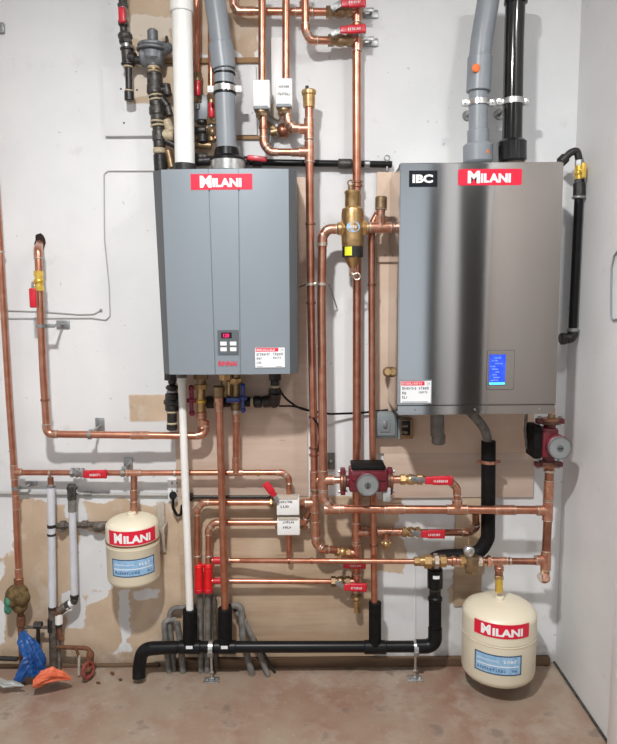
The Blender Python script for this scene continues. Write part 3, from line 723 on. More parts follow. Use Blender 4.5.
# upper loops
run('copper_pipe', 'copper loop bending right across the top of the wall', 'pipe', [(232,-16,.06),(234,5,.06),(238,11,.06),(326,12,.06)], 4*S(.06), 'copper', R=.02, extra=[('coupling',(246,11.2,.06),X),('tee',(304,11.8,.07),X,Z)])
run('copper_pipe', 'copper pipe into the first white valve box at the top', 'pipe', [(262,-16,.11),(262,84,.11)], 4.1*S(.11), 'copper', elbows=False)
run('copper_pipe', 'copper pipe into the second white valve box at the top', 'pipe', [(286,-16,.11),(286,84,.11)], 4.1*S(.11), 'copper', elbows=False)
run('copper_pipe', 'copper pipe turning into the lower red-handled valve at the top', 'pipe', [(305,-16,.10),(305.5,30,.10),(310,40,.09),(330,40.5,.08)], 4.1*S(.1), 'copper', R=.016)
run('copper_pipe', 'tall copper riser behind the brass air separator', 'pipe', [(356.5,-16,.055),(357,300,.055),(356.5,592,.055)], 4.9*S(.055), 'copper', elbows=False,
    extra=[('tee',(357,12,.055),Z,NX),('tee',(357,40,.055),Z,NX),('ring',(357,182,.055),Z),('ring',(357,186,.055),Z),('tee',(356.5,532,.055),Z,X),('tee',(356.5,582,.055),Z,NX),('tee',(356.5,553,.055),Z,NX),('coupling',(357,500,.055),Z)])
run('copper_pipe', 'copper pipe under the brass air vent ending in a low bend', 'pipe', [(309,104,.11),(311,300,.11),(314,440,.11),(316,543,.11),(322,549,.10),(336,550,.08)], 4.6*S(.11), 'copper', R=.02,
    extra=[('tee',(309.2,129,.11),Z,NX),('tee',(309.5,152,.11),Z,NX),('ring',(310.4,224,.11),Z),('ring',(311.1,303,.11),Z),('ring',(313.5,417,.11),Z),('ring',(313.9,448,.11),Z,'copper_aged'),('ring',(314,455,.11),Z,'copper_aged'),('ring',(315,491,.11),Z,'brass_dull'),('tee',(314.8,503,.11),Z,NX),('tee',(314.6,480,.11),Z,X),('coupling',(315.6,530,.11),Z)])
run('copper_pipe', 'copper pipe from the first top valve box curving to the air vent riser', 'pipe', [(263,106,.11),(263.5,144,.11),(270,152,.11),(309,152.5,.11)], 4*S(.11), 'copper', R=.024, extra=[('ring',(263.3,128,.11),Z),('coupling',(300,152.3,.11),X)])
run('copper_pipe', 'short copper bend from the second top valve box to the riser', 'pipe', [(287,104,.11),(287.5,121,.11),(293,127.5,.11),(309,128.5,.11)], 4*S(.11), 'copper', R=.02, extra=[('coupling',(301,128.3,.11),X)])
run('copper_pipe', 'thick copper pipe from the air separator down and right to the corner', 'pipe', [(344,229,.135),(328,229,.135),(322.5,236,.135),(321.5,300,.14),(323.5,498,.165),(331,509,.17),(540,510,.17)], 4.9*S(.14), 'copper', R=.024,
    extra=[('ring',(322,245,.135),Z,'solder'),('tee',(323,480,.163),Z,X),('coupling',(394,509.3,.17),X),('tee',(457,509.6,.17),X,Z),('coupling',(505,510,.17),X),('coupling',(334,509,.17),X)])
run('copper_pipe', 'thin copper riser beside the steel boiler ending in a black drain stub', 'pipe', [(378,213,.085),(373,222,.085),(371.5,240,.09),(372,400,.09),(373.5,520,.095),(374.5,606,.112)], 3.9*S(.09), 'copper', R=.02, extra=[('ring',(371.8,285,.09),Z),('ring',(372.5,470,.09),Z),('ring',(373.8,545,.098),Z)])
run('copper_pipe', 'brass-coloured copper stub from the air separator into the steel boiler', 'pipe', [(362,227.5,.135),(396,227.5,.135)], 5*S(.135), 'copper_fit', elbows=False, extra=[('ring',(370,227.5,.135),X,'solder'),('tee',(380.5,227.5,.135),X,Z),('ring',(394,227.5,.135),X,'galv')])
run('copper_pipe', 'copper pipe looping from the dial pump valve down to the thick pipe', 'pipe', [(390,479.5,.17),(448,479.5,.17),(457,488,.17),(457,509,.17)], 4*S(.17), 'copper', R=.024, extra=[('coupling',(398,479.5,.17),X)])
run('copper_pipe', 'copper pipe behind, with its valve, joining riser to the thick pipe', 'pipe', [(357,532.5,.055),(470,532.5,.07),(476,527,.10),(475.5,512,.15)], 4*S(.06), 'copper_aged', R=.02, extra=[('coupling',(366,532,.055),X),('coupling',(384,532,.055),X),('coupling',(399,532,.06),X),('tee',(386,532,.056),X,NZ)])
# lower rows
run('copper_pipe', 'copper pipe feeding the upper lower-wall valve box, turning down at left', 'pipe', [(197,566,.065),(197,510,.065),(203,502.5,.065),(278,502.5,.065)], 3.6*S(.065), 'copper', R=.016, extra=[('ring',(197.2,556,.065),Z,'solder')])
run('copper_pipe', 'copper pipe feeding the lower lower-wall valve box, turning down at left', 'pipe', [(208.5,566,.065),(208.5,530,.065),(214,522.5,.065),(280,522.5,.065)], 3.6*S(.065), 'copper', R=.016, extra=[('ring',(208.5,556,.065),Z,'solder')])
run('copper_pipe', 'copper stub from the upper lower-wall valve box to the riser', 'pipe', [(298,502.5,.065),(308,503,.09),(315,503,.11)], 3.5*S(.08), 'copper_fit', elbows=False)
run('copper_pipe', 'bent copper stub from the lower valve box up to the riser', 'pipe', [(298,522.5,.065),(305,522,.08),(308,514,.09),(312,506,.10)], 3.3*S(.08), 'copper_aged', R=.012)
run('copper_pipe', 'upper of the two copper pipes leaving the red fittings, long one', 'pipe', [(212,560.5,.065),(240,560.5,.065),(330,561,.13),(420,561.5,.145)], 3.1*S(.1), 'copper', elbows=False, extra=[('ring',(229,560.5,.065),X,'solder'),('ring',(289,560.7,.10),X),('ring',(312,560.8,.115),X)])
run('copper_pipe', 'lower of the two copper pipes leaving the red fittings, short one', 'pipe', [(212,581,.065),(335,581.5,.06)], 3.1*S(.065), 'copper', elbows=False, extra=[('ring',(229,581,.065),X,'solder')])
# right corner
run('copper_pipe', 'thick copper drop under the corner pump down to a capped tee', 'pipe', [(549.5,466,.17),(548,512,.17),(546,556,.17),(545,572,.17)], 5*S(.17), 'copper_aged', elbows=False,
    extra=[('ring',(549.3,471,.17),Z,'solder'),('coupling',(548.6,490,.17),Z),('tee',(547.7,510.5,.17),Z,NX),('tee',(545.8,560,.17),Z,NX)])
run('copper_pipe', 'aged copper pipe above the floor tank joining the corner drop', 'pipe', [(484,561,.165),(545,561.5,.17)], 3.9*S(.17), 'copper_aged', elbows=False, extra=[('tee',(499,561,.167),X,NZ),('ring',(510,561,.167),X,'solder')])
# top-left back pipes
run('copper_pipe', 'copper pipe beside the white vent ending in a red-handled valve', 'pipe', [(196.5,-16,.05),(196.5,78,.05)], 3.8*S(.05), 'copper', elbows=False)
run('copper_pipe', 'copper pipe beside the grey flue ending in a red-handled valve', 'pipe', [(211,-16,.05),(211.5,98,.05)], 3.8*S(.05), 'copper', elbows=False)

# ================================================================ VALVES
def vvalve_top(label, x, y0, d):
    t = Thing('ball_valve', label, 'valve', P(x, y0, d), 'red-handled valves behind the flues')
    mb = MB(); seg_stack(mb, [(x,y0-4,x,y0+1,9,'brass_dull','hex'), (x,y0,x,y0+22,8,'brass_dull'), (x,y0+18,x,y0+26,9,'brass_dull','hex'), (x,y0+26,x+.5,y0+33,6,'galv')], d); t.part('valve_body', mb)
    mb = MB(); c = P(x, y0+11, d+.03); mb.cyl(c+V3(0,.03,0), c, .006, 'brass_dull'); t.part('stem', mb)
    mb = MB(); mb.box(c, (6*S(d), .012, 14*S(d)), 'red', bev=.005, seg=3); mb.box(c+V3(0,-.003,-.004), (4*S(d), .012, 12*S(d)), 'red', bev=.004); t.part('lever', mb)
vvalve_top('red-handled valve between white vent and grey flue, higher one', 197.5, 77, .05)
vvalve_top('red-handled valve close beside the grey flue, lower one', 211.5, 99, .05)
G1 = 'red lever valves on the copper pipes'
valve('topmost red-handled valve on the copper loop, cut by the top edge', 326,12,352,12,.06,11, 341,3,366,2,9, pivot=(333,8), body='brass_dull', group=G1)
valve('second red-handled valve from the top, beside the tall riser', 328,40.5,353,40.5,.07,11, 340,30,366,28.5,8, pivot=(333,34), body='brass_dull', group=G1)
valve('red-handled valve on the long pipe left of the small tank', 71,472.5,84,472.8,.06,10, 83,474.5,107,474,9, pivot=(78,472), body='galv', hd=.085, group=G1)
valve('red-handled valve right of the dial pump', 400,479.5,422,479.5,.17,11, 425,480.5,453,480.5,9.5, body='brass', hd=.205, pivot=(413,479), group=G1)
valve('red-handled valve right of the copper risers, below the thick pipe', 402,532,420,532,.062,11, 421,534,445,534,9.5, body='brass', pivot=(413,533), group=G1)
valve('red-handled valve at the foot of the tall riser, upper one', 335,551,350,553,.07,10, 343,565,366,565,8, body='brass', hd=.10, pivot=(339,560), group=G1)
valve('red-handled valve at the foot of the tall riser, lower one', 331,581.5,350,581.5,.06,11, 344,587,367,587.5,9, body='brass_dull', hd=.09, pivot=(338,583), group=G1)
valve('faded red lever valve tilted over the upper lower-wall valve box', 270,502.5,280,502.5,.07,10, 275,496,265,483,7.5, body='brass_dull', hmat='red', hd=.10, pivot=(277,501))
# left vertical valve with hanging red tag
t = Thing('ball_valve', 'yellow brass valve with a red handle below the wall hole', 'valve', P(36.5,282,.115))
mb = MB(); seg_stack(mb, [(38.6,271,38.8,276,9,'brass_yellow','hex'),(38.8,275,39.2,287,8,'brass_yellow'),(38.8,277,39.1,285,10,'brass_yellow','ball'),(39.2,286,39.4,291,9,'brass_yellow','hex')], .115); t.part('valve_body', mb)
mb = MB(); a = P(38.9,281,.115); b = P(32.5,283,.145); mb.cyl(a, b, .005, 'brass'); mb.cyl(b, P(32.5,290,.145), .004, 'galv'); t.part('stem', mb)
mb = MB(); mb.box(P(32.8,298,.145), (6.5*S(.1), .012, 19*S(.1)), 'red', bev=.005, seg=3); t.part('lever', mb, label='red plastic handle')
# hot and cold service valves beneath heater 1
def wing(mb, c, m, ax, L, w):
    mb.cyl(c-V3(.008,0,0), c+V3(.008,0,0), .011, m, 16)
    for sg in (-1, 1):
        mb.box(c+V3(sg*.001,0,sg*L*.32), (w*.8,.012,L*.5), m, bev=.004, seg=3); mb.ball(c+V3(0,0,sg*L*.48), w*.62, m)
    mb.box(c+V3(0,0,0), (w*1.9,.012,.016), m, bev=.004)
t = Thing('service_valve', 'brass hot water valve with a dark red wing handle under the grey heater', 'valve', P(201,400,.085))
seg = [(201,373,201,379,15,'brass_dull','hex'),(201,378,201,386,10,'brass_dull'),(201,384,201,389,13,'brass','hex'),(201,388,201,400,9,'brass'),(201,399,201,403,11,'brass_yellow'),(201,402,201,413,9.5,'brass'),(201,411,201.5,419,11,'copper_fit'),(201.5,418,203,427,8.5,'copper_fit'),(202,425,202.5,431,10,'copper_aged','ball')]
t.part('valve_body', seg_stack(MB(), seg, .09)); mb = MB(); mb.cyl(P(201,401,.09), P(192,400,.10), .006, 'brass'); t.part('stem', mb)
mb = MB(); wing(mb, P(191.5,400.5,.10), 'magenta', Z, 27*S(.1), .018); t.part('handle', mb, label='dark red wing handle')
t = Thing('service_valve', 'brass cold water valve with a blue wing handle under the grey heater', 'valve', P(236,400,.085))
seg = [(236,373,236,378,8,'brass_dull'),(236,378,236,384,12,'brass','hex'),(236,383,236,397,8.5,'brass_dull'),(236,397,236,404,10,'brass','hex'),(236,403,236,410,11,'brass_dull'),(236,409,236,414,10,'solder')]
t.part('valve_body', seg_stack(MB(), seg, .085)); mb = MB(); mb.cyl(P(236,398,.085), P(243,398,.10), .006, 'brass'); t.part('stem', mb)
mb = MB(); wing(mb, P(243,398,.105), 'blue', Z, 26*S(.1), .016); mb.box(P(233,400,.115), (14*S(.1),.010,5*S(.1)), 'blue', bev=.003); t.part('handle', mb, label='blue wing handle')
t = Thing('pressure_relief_valve', 'dark brass relief valve between the red and blue valves', 'valve', P(223,390,.12))
seg = [(225,374,225,380,12,'brass','hex'),(225,379,225,397,8,'brass_dull'),(228.5,381,228.5,395,5,'brass')]
t.part('valve_body', seg_stack(MB(), seg, .09)); t.part('bonnet', seg_stack(MB(), [(218.5,386,218.5,398,11,'brass_dull','c'),(218.5,397,218.8,402,10,'copper_fit')], .12)); 
t.part('lever', MB().cyl(P(218.5,390,.12), P(225,389,.09), .010, 'brass_dull'))
# gas assembly left of heater bottom
t = Thing('gas_fitting', 'stack of black iron gas fittings hanging under the left of the grey heater', 'fitting', P(172,400,.10))
seg = [(172,372,172,380,15,'iron_dark','hex'),(172,379,172,384,8,'iron_dark'),(172,384,172,391,13,'iron_dark','ball'),(172,390,172,393,11,'galv'),(172,393,172,411,14,'iron_dark'),(172,399,172,405,17,'iron_dark'),(172,410,172,413,12,'thread'),(172,412,172,423,10,'iron_dark'),(172,422,172,424.5,11,'thread'),(172,424,172,430,11,'iron_dark')]
t.part('pipe_stack', seg_stack(MB(), seg, .10)); t.part('side_outlet', MB().cyl(P(172,402,.10), P(181,402,.10), .020, 'iron_dark'))
t = Thing('gas_pipe', 'short black gas pipe running across under the grey heater', 'pipe', P(240,401,.06))
t.part('pipe', seg_stack(MB(), [(204,402,266,401.5,10.5,'black')], .05)); t.part('coupling', seg_stack(MB(), [(207,402,214,402,13,'iron_dark','hex'),(214,402,216,402,11,'thread'),(216,402,224,402,13,'iron_dark','hex')], .05)); t.part('coupling', seg_stack(MB(), [(250,401.8,254,401.8,11.5,'thread'),(254,401.8,262,401.7,12.5,'iron_dark'),(262,401.7,264.5,401.7,11,'thread')], .05))
t.part('elbow', MB().tube(fillet([P(264,401.6,.05), P(274,401,.06), P(275,391,.09)], .02)[0], 6.3*S(.05), 'iron_dark', 16).ball(P(274,402,.055), 6.2*S(.05), 'iron_dark')); t.part('pipe_stack', seg_stack(MB(), [(275,372,275,380,13,'iron_dark','hex'),(275,380,275,386,9,'iron_dark'),(275,385,275,388,10,'thread'),(275,388,275,393,11,'iron_dark','hex')], .09))
# black cables under heater
mb = MB(); mb.tube(fillet([P(277,383,.09), P(283,397,.07), P(300,409,.06), P(330,414,.045), P(360,413,.02), P(388,410,.02)], .1)[0], .0042, 'black', 8)
single('power_cable', mb, 'upper black cable curving from the grey heater to the steel boiler', 'cable')
mb = MB(); mb.tube(fillet([P(279,406,.04), P(292,406,.045), P(304,408.5,.07), P(309,410.5,.07)], .05)[0], .0035, 'black', 8)
single('power_cable', mb, 'short lower black cable leaving the gas pipe under the grey heater', 'cable')
mb = MB(); mb.tube(fillet([P(313,418,.135), P(318,424,.13), P(319.5,438,.13), P(318,452,.13)], .03)[0], .0035, 'ink_grey' if False else 'black', 8)
single('sensor_wire', mb, 'thin black sensor wire strapped along the copper riser', 'cable')

# ================================================================ AIR VENT & SEPARATOR
t = Thing('air_vent', 'small brass air vent topping the copper riser', 'air vent', P(309,104,.11))
s = S(.11); o = P(309,107.5,.11)
t.part('vent_body', MB().lathe(o, Z, [(0,3.5*s),(0,5.4*s),(2*s,5.6*s),(11*s,6.1*s),(12*s,7*s),(15*s,7.1*s),(16*s,6.2*s),(16.4*s,2*s)], 'brass_yellow' if False else 'brass', 28))
t.part('cap', MB().cyl(o+V3(-1.8*s,0,16*s), o+V3(-1.8*s,0,20*s), 1.7*s, 'iron_dark', 12))
d = .135; s = S(d)
t = Thing('air_separator', 'tall brass air separator with a blue badge and yellow tag', 'air separator', P(352.5,262,d))
o = P(352.5,262,d)
def zz(py): return P(352.5, py, d).z-o.z
t.part('separator_body', MB().lathe(o, Z, [(zz(249),9.5*s),(zz(246),10.6*s),(zz(240),11*s),(zz(214),11*s),(zz(209),10.3*s),(zz(207.5),8*s),(zz(206),7*s)], 'brass', 32).hexnut(P(341,228.5,d), P(344,228.5,d), 8.5*s, 'brass').hexnut(P(362,228,d), P(366,228,d), 8*s, 'brass').cyl(P(337,228.8,d), P(344,228.6,d), 6.3*s, 'brass').cyl(P(362,228,d), P(369,228,d), 6*s, 'brass'))
t.part('float_chamber', MB().lathe(o, Z, [(zz(208),7.4*s),(zz(207),7.6*s),(zz(195),7.4*s),(zz(194),8*s),(zz(191.5),8*s),(zz(190.5),7*s),(zz(190),3*s)], 'brass', 28))
t.part('cap', MB().cyl(P(351,190.5,d), P(350.5,186,d), 2.6*s, 'brass_dull').torus(P(350.5,183,d), NY, 2.6*s, .8*s, 'brass_dull'))
t.part('lower_band', MB().lathe(o, Z, [(zz(257.5),9.6*s),(zz(257),10.4*s),(zz(246),10.4*s),(zz(245.5),9.6*s)], 'iron_dark', 32), label='dark lower band')
def cylfn(c, R, px0, py0, d0, a0=0.0):
    "wrap a label around a vertical cylinder centred at c"
    z0 = P(px0, py0, d0).z
    def fn(u, v, dd):
        a = a0+u/R; return V3(c.x+(R+dd)*math.sin(a), c.y-(R+dd)*math.cos(a), z0+v)
    return fn
mb = MB(); fn = cylfn(o, 10.4*s, 347, 256, d, -.85); put_rect(mb, fn, 0, 0, 7.5*s, 8.5*s, 'brass_yellow' if False else 'tag_yellow' if 'tag_yellow' in MT else 'brass_yellow', .0008, 6); t.part('warning_tag', mb, label='yellow tag')
mb = MB(); fn = cylfn(o, 11*s, 352, 233, d, -.62); 
pl = [(6.8*s+6.8*s*math.cos(a), 5*s+5*s*math.sin(a)) for a in (i*2*PI/20 for i in range(20))]
mb.add([fn(u, v, .001) for u, v in pl], [list(range(20))], 'label_blue'); scribble(mb, fn, 2.5*s, 3.6*s, 8.5*s, 2.6*s, 'label_white', .0016); t.part('badge', mb, label='blue oval badge')
t.part('drain_cone', MB().lathe(o, Z, [(zz(268),3*s),(zz(264),5.5*s),(zz(259),8.2*s),(zz(257),8.6*s)], 'brass', 28))
t.part('drain_cock', seg_stack(MB(), [(353,267,353,272,6,'copper_fit','hex'),(353,272,354,277,8,'solder','ball'),(353,268,351,276,4,'brass')], d).torus(P(357,276.5,d+.01), NY, 3.2*s, .8*s, 'solder'))
# relief fitting on the stub
t = Thing('relief_fitting', 'stubby copper fitting standing on the stub beside the steel boiler', 'fitting', P(380,222,.135))
t.part('fitting_body', seg_stack(MB(), [(380.5,223,380.5,216,11,'copper_fit','hex'),(380.5,216,380.8,209,8.5,'copper_fit'),(380.8,211,381,207,12,'solder','ball')], .135)); t.part('cap', seg_stack(MB(), [(381,209,381.2,196.5,11.5,'brass_dull','c')], .135)); t.part('side_outlet', MB().cyl(P(380.8,212,.135), P(378,213,.085), .012, 'copper_fit'))
# ================================================================ LABELLED ZONE VALVES
def zone(label, x0, y0, x1, y1, d, lines, ax, grp):
    t = Thing('zone_valve', label, 'valve', P((x0+x1)/2, y1, d-.05), grp)
    a = P(x0, y0, d+.02); b = P(x1, y1, d+.02); c = (a+b)/2; w, h = b.x-a.x, a.z-b.z
    t.part('actuator_box', MB().box(c+V3(0,.028,0), (w, .056, h), 'white_plastic', bev=.004, seg=3))
    s = S(d); e = P((x0+x1)/2, (y0+y1)/2, d-.0)
    mb = MB()
    if ax == 'z':
        c0 = P((x0+x1)/2, y1, d); mb.box(c0+V3(0,.0,-.004), (w*.85, .05, .012), 'ink_grey', bev=.003); mb.cyl(c0, c0+V3(0,0,-.02), 6*s, 'brass_dull'); mb.hexnut(c0+V3(0,0,-.018), c0+V3(0,0,-.03), 6*s, 'brass_dull')
    else:
        c0 = P(x1-1, (y0+y1)/2-3, d-.02); mb.cyl(c0, c0+V3(.022,0,0), 4.6*s, 'brass_dull'); mb.hexnut(c0+V3(.016,0,0), c0+V3(.028,0,0), 5.5*s, 'copper_fit')
        c1 = P(x0+1, (y0+y1)/2-3, d-.02); mb.hexnut(c1, c1-V3(.010,0,0), 4.6*s, 'brass_dull')
        mb.box(P((x0+x1)/2, y0-1.4, d), (w*.9, .04, .012), 'tape', bev=.002)
    t.part('valve_body', mb)
    if lines:
        mb = MB(); fn = flat_fn(V3(a.x, a.y-.0, b.z), V3(1,0,0), V3(0,0,1))
        for u, v, ww, hh in lines: scribble(mb, fn, w*u, h*v, w*ww, h*hh, 'ink', .0012, w*.09)
        t.part('printed_label', mb)
GZ = 'white boxed zone valves'
zone('blank white valve box on the left copper pipe at the top', 252.5,79.5,270,108,.11, [], 'z', GZ)
zone('white valve box with printed text beside the blank one at the top', 275.5,78,292.5,106,.11, [(.18,.64,.66,.10),(.12,.38,.76,.10)], 'z', GZ)
zone('upper white labelled valve box low on the wall', 276.5,498.5,299.5,515.5,.075, [(.18,.74,.5,.13),(.18,.46,.42,.15)], 'x', GZ)
zone('lower white labelled valve box low on the wall', 277,519,300,535.5,.075, [(.26,.74,.5,.13),(.26,.42,.4,.15)], 'x', GZ)
t = Thing('hose_clamp_bracket', 'grey plastic bracket behind the two top valve boxes', 'bracket', P(276,120,.03))
t.part('bracket_arm', MB().box(P(276,112,.04), (.05,.03,.05), 'tape', Matrix.Rotation(.5,3,'Y'), .008).box(P(270,126,.035), (.02,.02,.10), 'brass_dull', Matrix.Rotation(-.9,3,'Y'), .006))
t.part('fitting_body', MB().cyl(P(270,133,.03), P(300,127,.03), .016, 'brass_dull').ball(P(283,131,.03), .026, 'copper_aged').cyl(P(271,133,.03), P(269,144,.03), .009, 'galv'))
# ================================================================ RED FITTINGS + their stubs
for lab, x, yr in (('left red fitting below the paired copper pipes', 198.8, 560.5), ('right red fitting below the paired copper pipes', 208.3, 581)):
    t = Thing('red_fitting', lab, 'fitting', P(x, 592, .065), 'red fittings under the copper pair')
    d = .065; s = S(d)
    mb = MB(); a = P(x, 563.5, d); b = P(x, 592, d); mb.cyl(a, b, 4.6*s, 'red_bright', 20, b=.004); mb.cyl(P(x,565,d), P(x,568,d), 5*s, 'red_bright'); mb.cyl(P(x,588,d), P(x,592.5,d), 5*s, 'red'); t.part('fitting_body', mb)
    mb = MB()
    if yr < 570: mb.cyl(P(213,yr,d), P(222,yr,d), 3.7*s, 'red'); 
    else: mb.cyl(P(213,yr,d), P(221,yr,d), 3.2*s, 'red')
    t.part('outlet', mb)
mb = MB(); mb.cyl(P(197,566,.06), P(197,560,.06), .016, 'solder')
# ================================================================ PUMPS
def pump(label, cx, cy, d, A, B, s, flange, dial, box, term, group):
    """A flow axis, B towards the terminal box"""
    c = P(cx, cy, d); A = Vector(A); B = Vector(B)
    M3 = Matrix((A, B, OUT)).transposed()
    def L(a, b, q): return c + A*a*s + B*b*s + OUT*q*s
    t = Thing('circulator_pump', label, 'pump', c, group)
    mb = MB(); mb.cyl(L(-flange[0],0,0), L(flange[1],0,0), 6*s, 'maroon'); mb.ball(c, 13*s, 'maroon', OUT, .7)
    mb.box(L(box[0],box[1],2), (box[2]*s, box[3]*s, 20*s), 'maroon', M3, .008, 3); mb.box(L(box[0],box[1]+box[3]*.22,8), (box[2]*.9*s, box[3]*.4*s, 12*s), 'maroon', M3, .004, 2)
    t.part('pump_body', mb)
    mb = MB(); dc = (dial[0], dial[1])
    mb.cyl(L(*dc,6), L(*dc,19), dial[2]*1.06*s, 'maroon', 32); mb.cyl(L(*dc,18), L(*dc,21), dial[2]*s, 'dial_face', 32, b=.002)
    t.part('motor_cap', mb)
    mb = MB(); mb.torus(L(*dc,20.8), OUT, dial[2]*.95*s, .6*s, 'dial_dark', 32, 6); mb.cyl(L(*dc,20.8), L(*dc,22), 3.3*s, 'dial_dark', 24, b=.001); mb.box(L(*dc,22.2), (1.2*s, 4.5*s, .8*s), 'ink', M3, .0004)
    for k in range(16):
        a = 2*PI*k/16; p = L(dc[0]+math.cos(a)*dial[2]*.78, dc[1]+math.sin(a)*dial[2]*.78, 21.1)
        mb.cyl(p, p+OUT*.0008, .0012 if k % 2 else .002, 'ink_grey', 8, b=.0001)
    t.part('dial', mb, label='round grey speed dial')
    mb = MB(); mb.box(L(*term[:2],0), (term[2]*s, term[3]*s, 26*s), 'black_matte', M3, .004); t.part('terminal_box', mb, label='black terminal box')
    for k, (sg, dist) in enumerate(((-1, flange[0]), (1, flange[1]))):
        mb = MB(); p = L(sg*dist,0,0); mb.cyl(p-A*.006, p+A*.006, 9.5*s, 'flange_brown', 24, b=.002)
        p2 = L(sg*(dist+2.8),0,0); mb.cyl(p2-A*.005, p2+A*.005, 9*s, 'copper_aged', 24, b=.002)
        for q in (-1, 1):
            o = L(sg*(dist+1.4), q*10.5, 0); mb.box(o, (5*s, 7*s, 8*s), 'maroon', M3, .003); mb.cyl(o-A*.016, o+A*.016, .0042, 'galv', 8); mb.hexnut(o+A*sg*.010, o+A*sg*.016, .0075, 'galv')
        t.part('flange', mb)
    return t
pump('dark red circulator pump with a round dial, between the two boilers', 368.5, 481, .17, X, Z, S(.17), (25, 20.5), (-2.6, 1.6, 11.2), (-1, 3.5, 39, 24), (-1, 17, 34, 4.5), 'dark red circulator pumps')
run('copper_pipe', 'short copper stub left of the dial pump', 'pipe', [(325,480,.166),(340,480,.17)], 4.2*S(.17), 'copper_fit', elbows=False)
pump('dark red circulator pump with a side dial under the steel boiler in the corner', 549, 442, .17, NZ, NX, S(.17), (20.5, 21.5), (1.5, -3.5, 11.4), (-1, 3.5, 30, 18), (-2, 15.5, 33, 8), 'dark red circulator pumps')
t = Thing('union_fitting', 'brass nipple joining the corner pump to the steel boiler', 'fitting', P(551,410,.17)); t.part('fitting_body', seg_stack(MB(), [(552,414,551,420,7,'brass_dull','hex'),(552,408,552,415,6,'copper_fit')], .17))
# bleed/sensor under pump
t = Thing('flow_sensor', 'small clear grey sensor hanging under the dial pump', 'sensor', P(387,490,.185))
t.part('sensor_body', MB().box(P(386.5,494,.19), (8*S(.18), .024, 15*S(.18)), 'clear_plastic', bev=.004)); t.part('cap', seg_stack(MB(), [(385,483,385,489,6,'galv')], .19))
# brass bits below y532 valve
t = Thing('drain_valve', 'small brass drain tap under the middle copper pipe', 'valve', P(386,540,.056))
t.part('valve_body', seg_stack(MB(), [(386,536,386,541,8,'brass','hex'),(386,540,386,548,9,'brass','ball'),(381,543,391,543,5,'brass')], .056)); t.part('outlet', seg_stack(MB(), [(386,545,386,549,6,'brass','c')], .056))
t = Thing('drain_valve', 'brass drain tap at the bottom end of the tall copper riser', 'valve', P(357,600,.055))
t.part('valve_body', seg_stack(MB(), [(356.5,590,357,596,9,'brass_dull','hex'),(357,595,357,602,8,'brass','ball'),(351,596,362,597,4,'brass_dull')], .055)); t.part('outlet', seg_stack(MB(), [(357,601,357.5,612.5,7.5,'brass','hex')], .055))
# isolation assembly y561
d = .15
t = Thing('backflow_preventer', 'brass valve assembly in line above the black drain pipe', 'valve', P(440,561,d))
t.part('valve_body', seg_stack(MB(), [(414,561.3,420,561.3,9,'brass','hex'),(419,561.3,429,561.3,10,'brass'),(424,561.3,431,561.3,14,'brass','hex'),(430,561,440,561,13,'brass_dull'),(434,561,438,561,15,'solder','hex'),(440,561,446,561,12,'brass','hex'),(446,561,462,561,8.5,'copper_fit'),(451,561,456,561,11,'copper_fit'),(460,561,466,561,12,'brass','hex')], d))
t = Thing('fill_valve', 'angular brass pressure reducing valve with a chrome knob', 'valve', P(471,563,d+.01))
c = P(471.5,563,d+.01)
t.part('valve_body', MB().box(c, (13*S(d), .04, 17*S(d)), 'brass_dull', Matrix.Rotation(.12,3,'Y'), .006).box(c+V3(-.008,0,-.03), (.02,.028,.03), 'brass_dull', Matrix.Rotation(.3,3,'Y'), .005))
t.part('knob', MB().ball(P(469,551,d+.035), .0205, 'steel_clamp', NY, .7).cyl(P(469,551,d+.02), P(469,556,d+.01), .017, 'galv'), label='chrome dome knob')
t.part('bleed_pin', MB().cyl(P(468.5,540,d+.02), P(469,549,d+.02), .0035, 'brass'))
t.part('union', seg_stack(MB(), [(477,561,482,561,10,'solder','hex'),(482,561,487,561,8,'copper_fit'),(487,561,491,561,11,'copper_fit','hex')], d+.012))
# cap at corner
t = Thing('drain_valve', 'small capped brass drain at the corner pipe end', 'valve', P(544,575,.17))
t.part('valve_body', seg_stack(MB(), [(545,569,544.8,576,9,'brass','hex'),(544.5,573,544.2,583,12,'copper_fit','ball')], .17)); t.part('cap', MB().cyl(P(544.5,577,.17), P(541,577,.19), .016, 'solder').cyl(P(545,578,.17), P(546,578,.20), .014, 'copper_fit'))
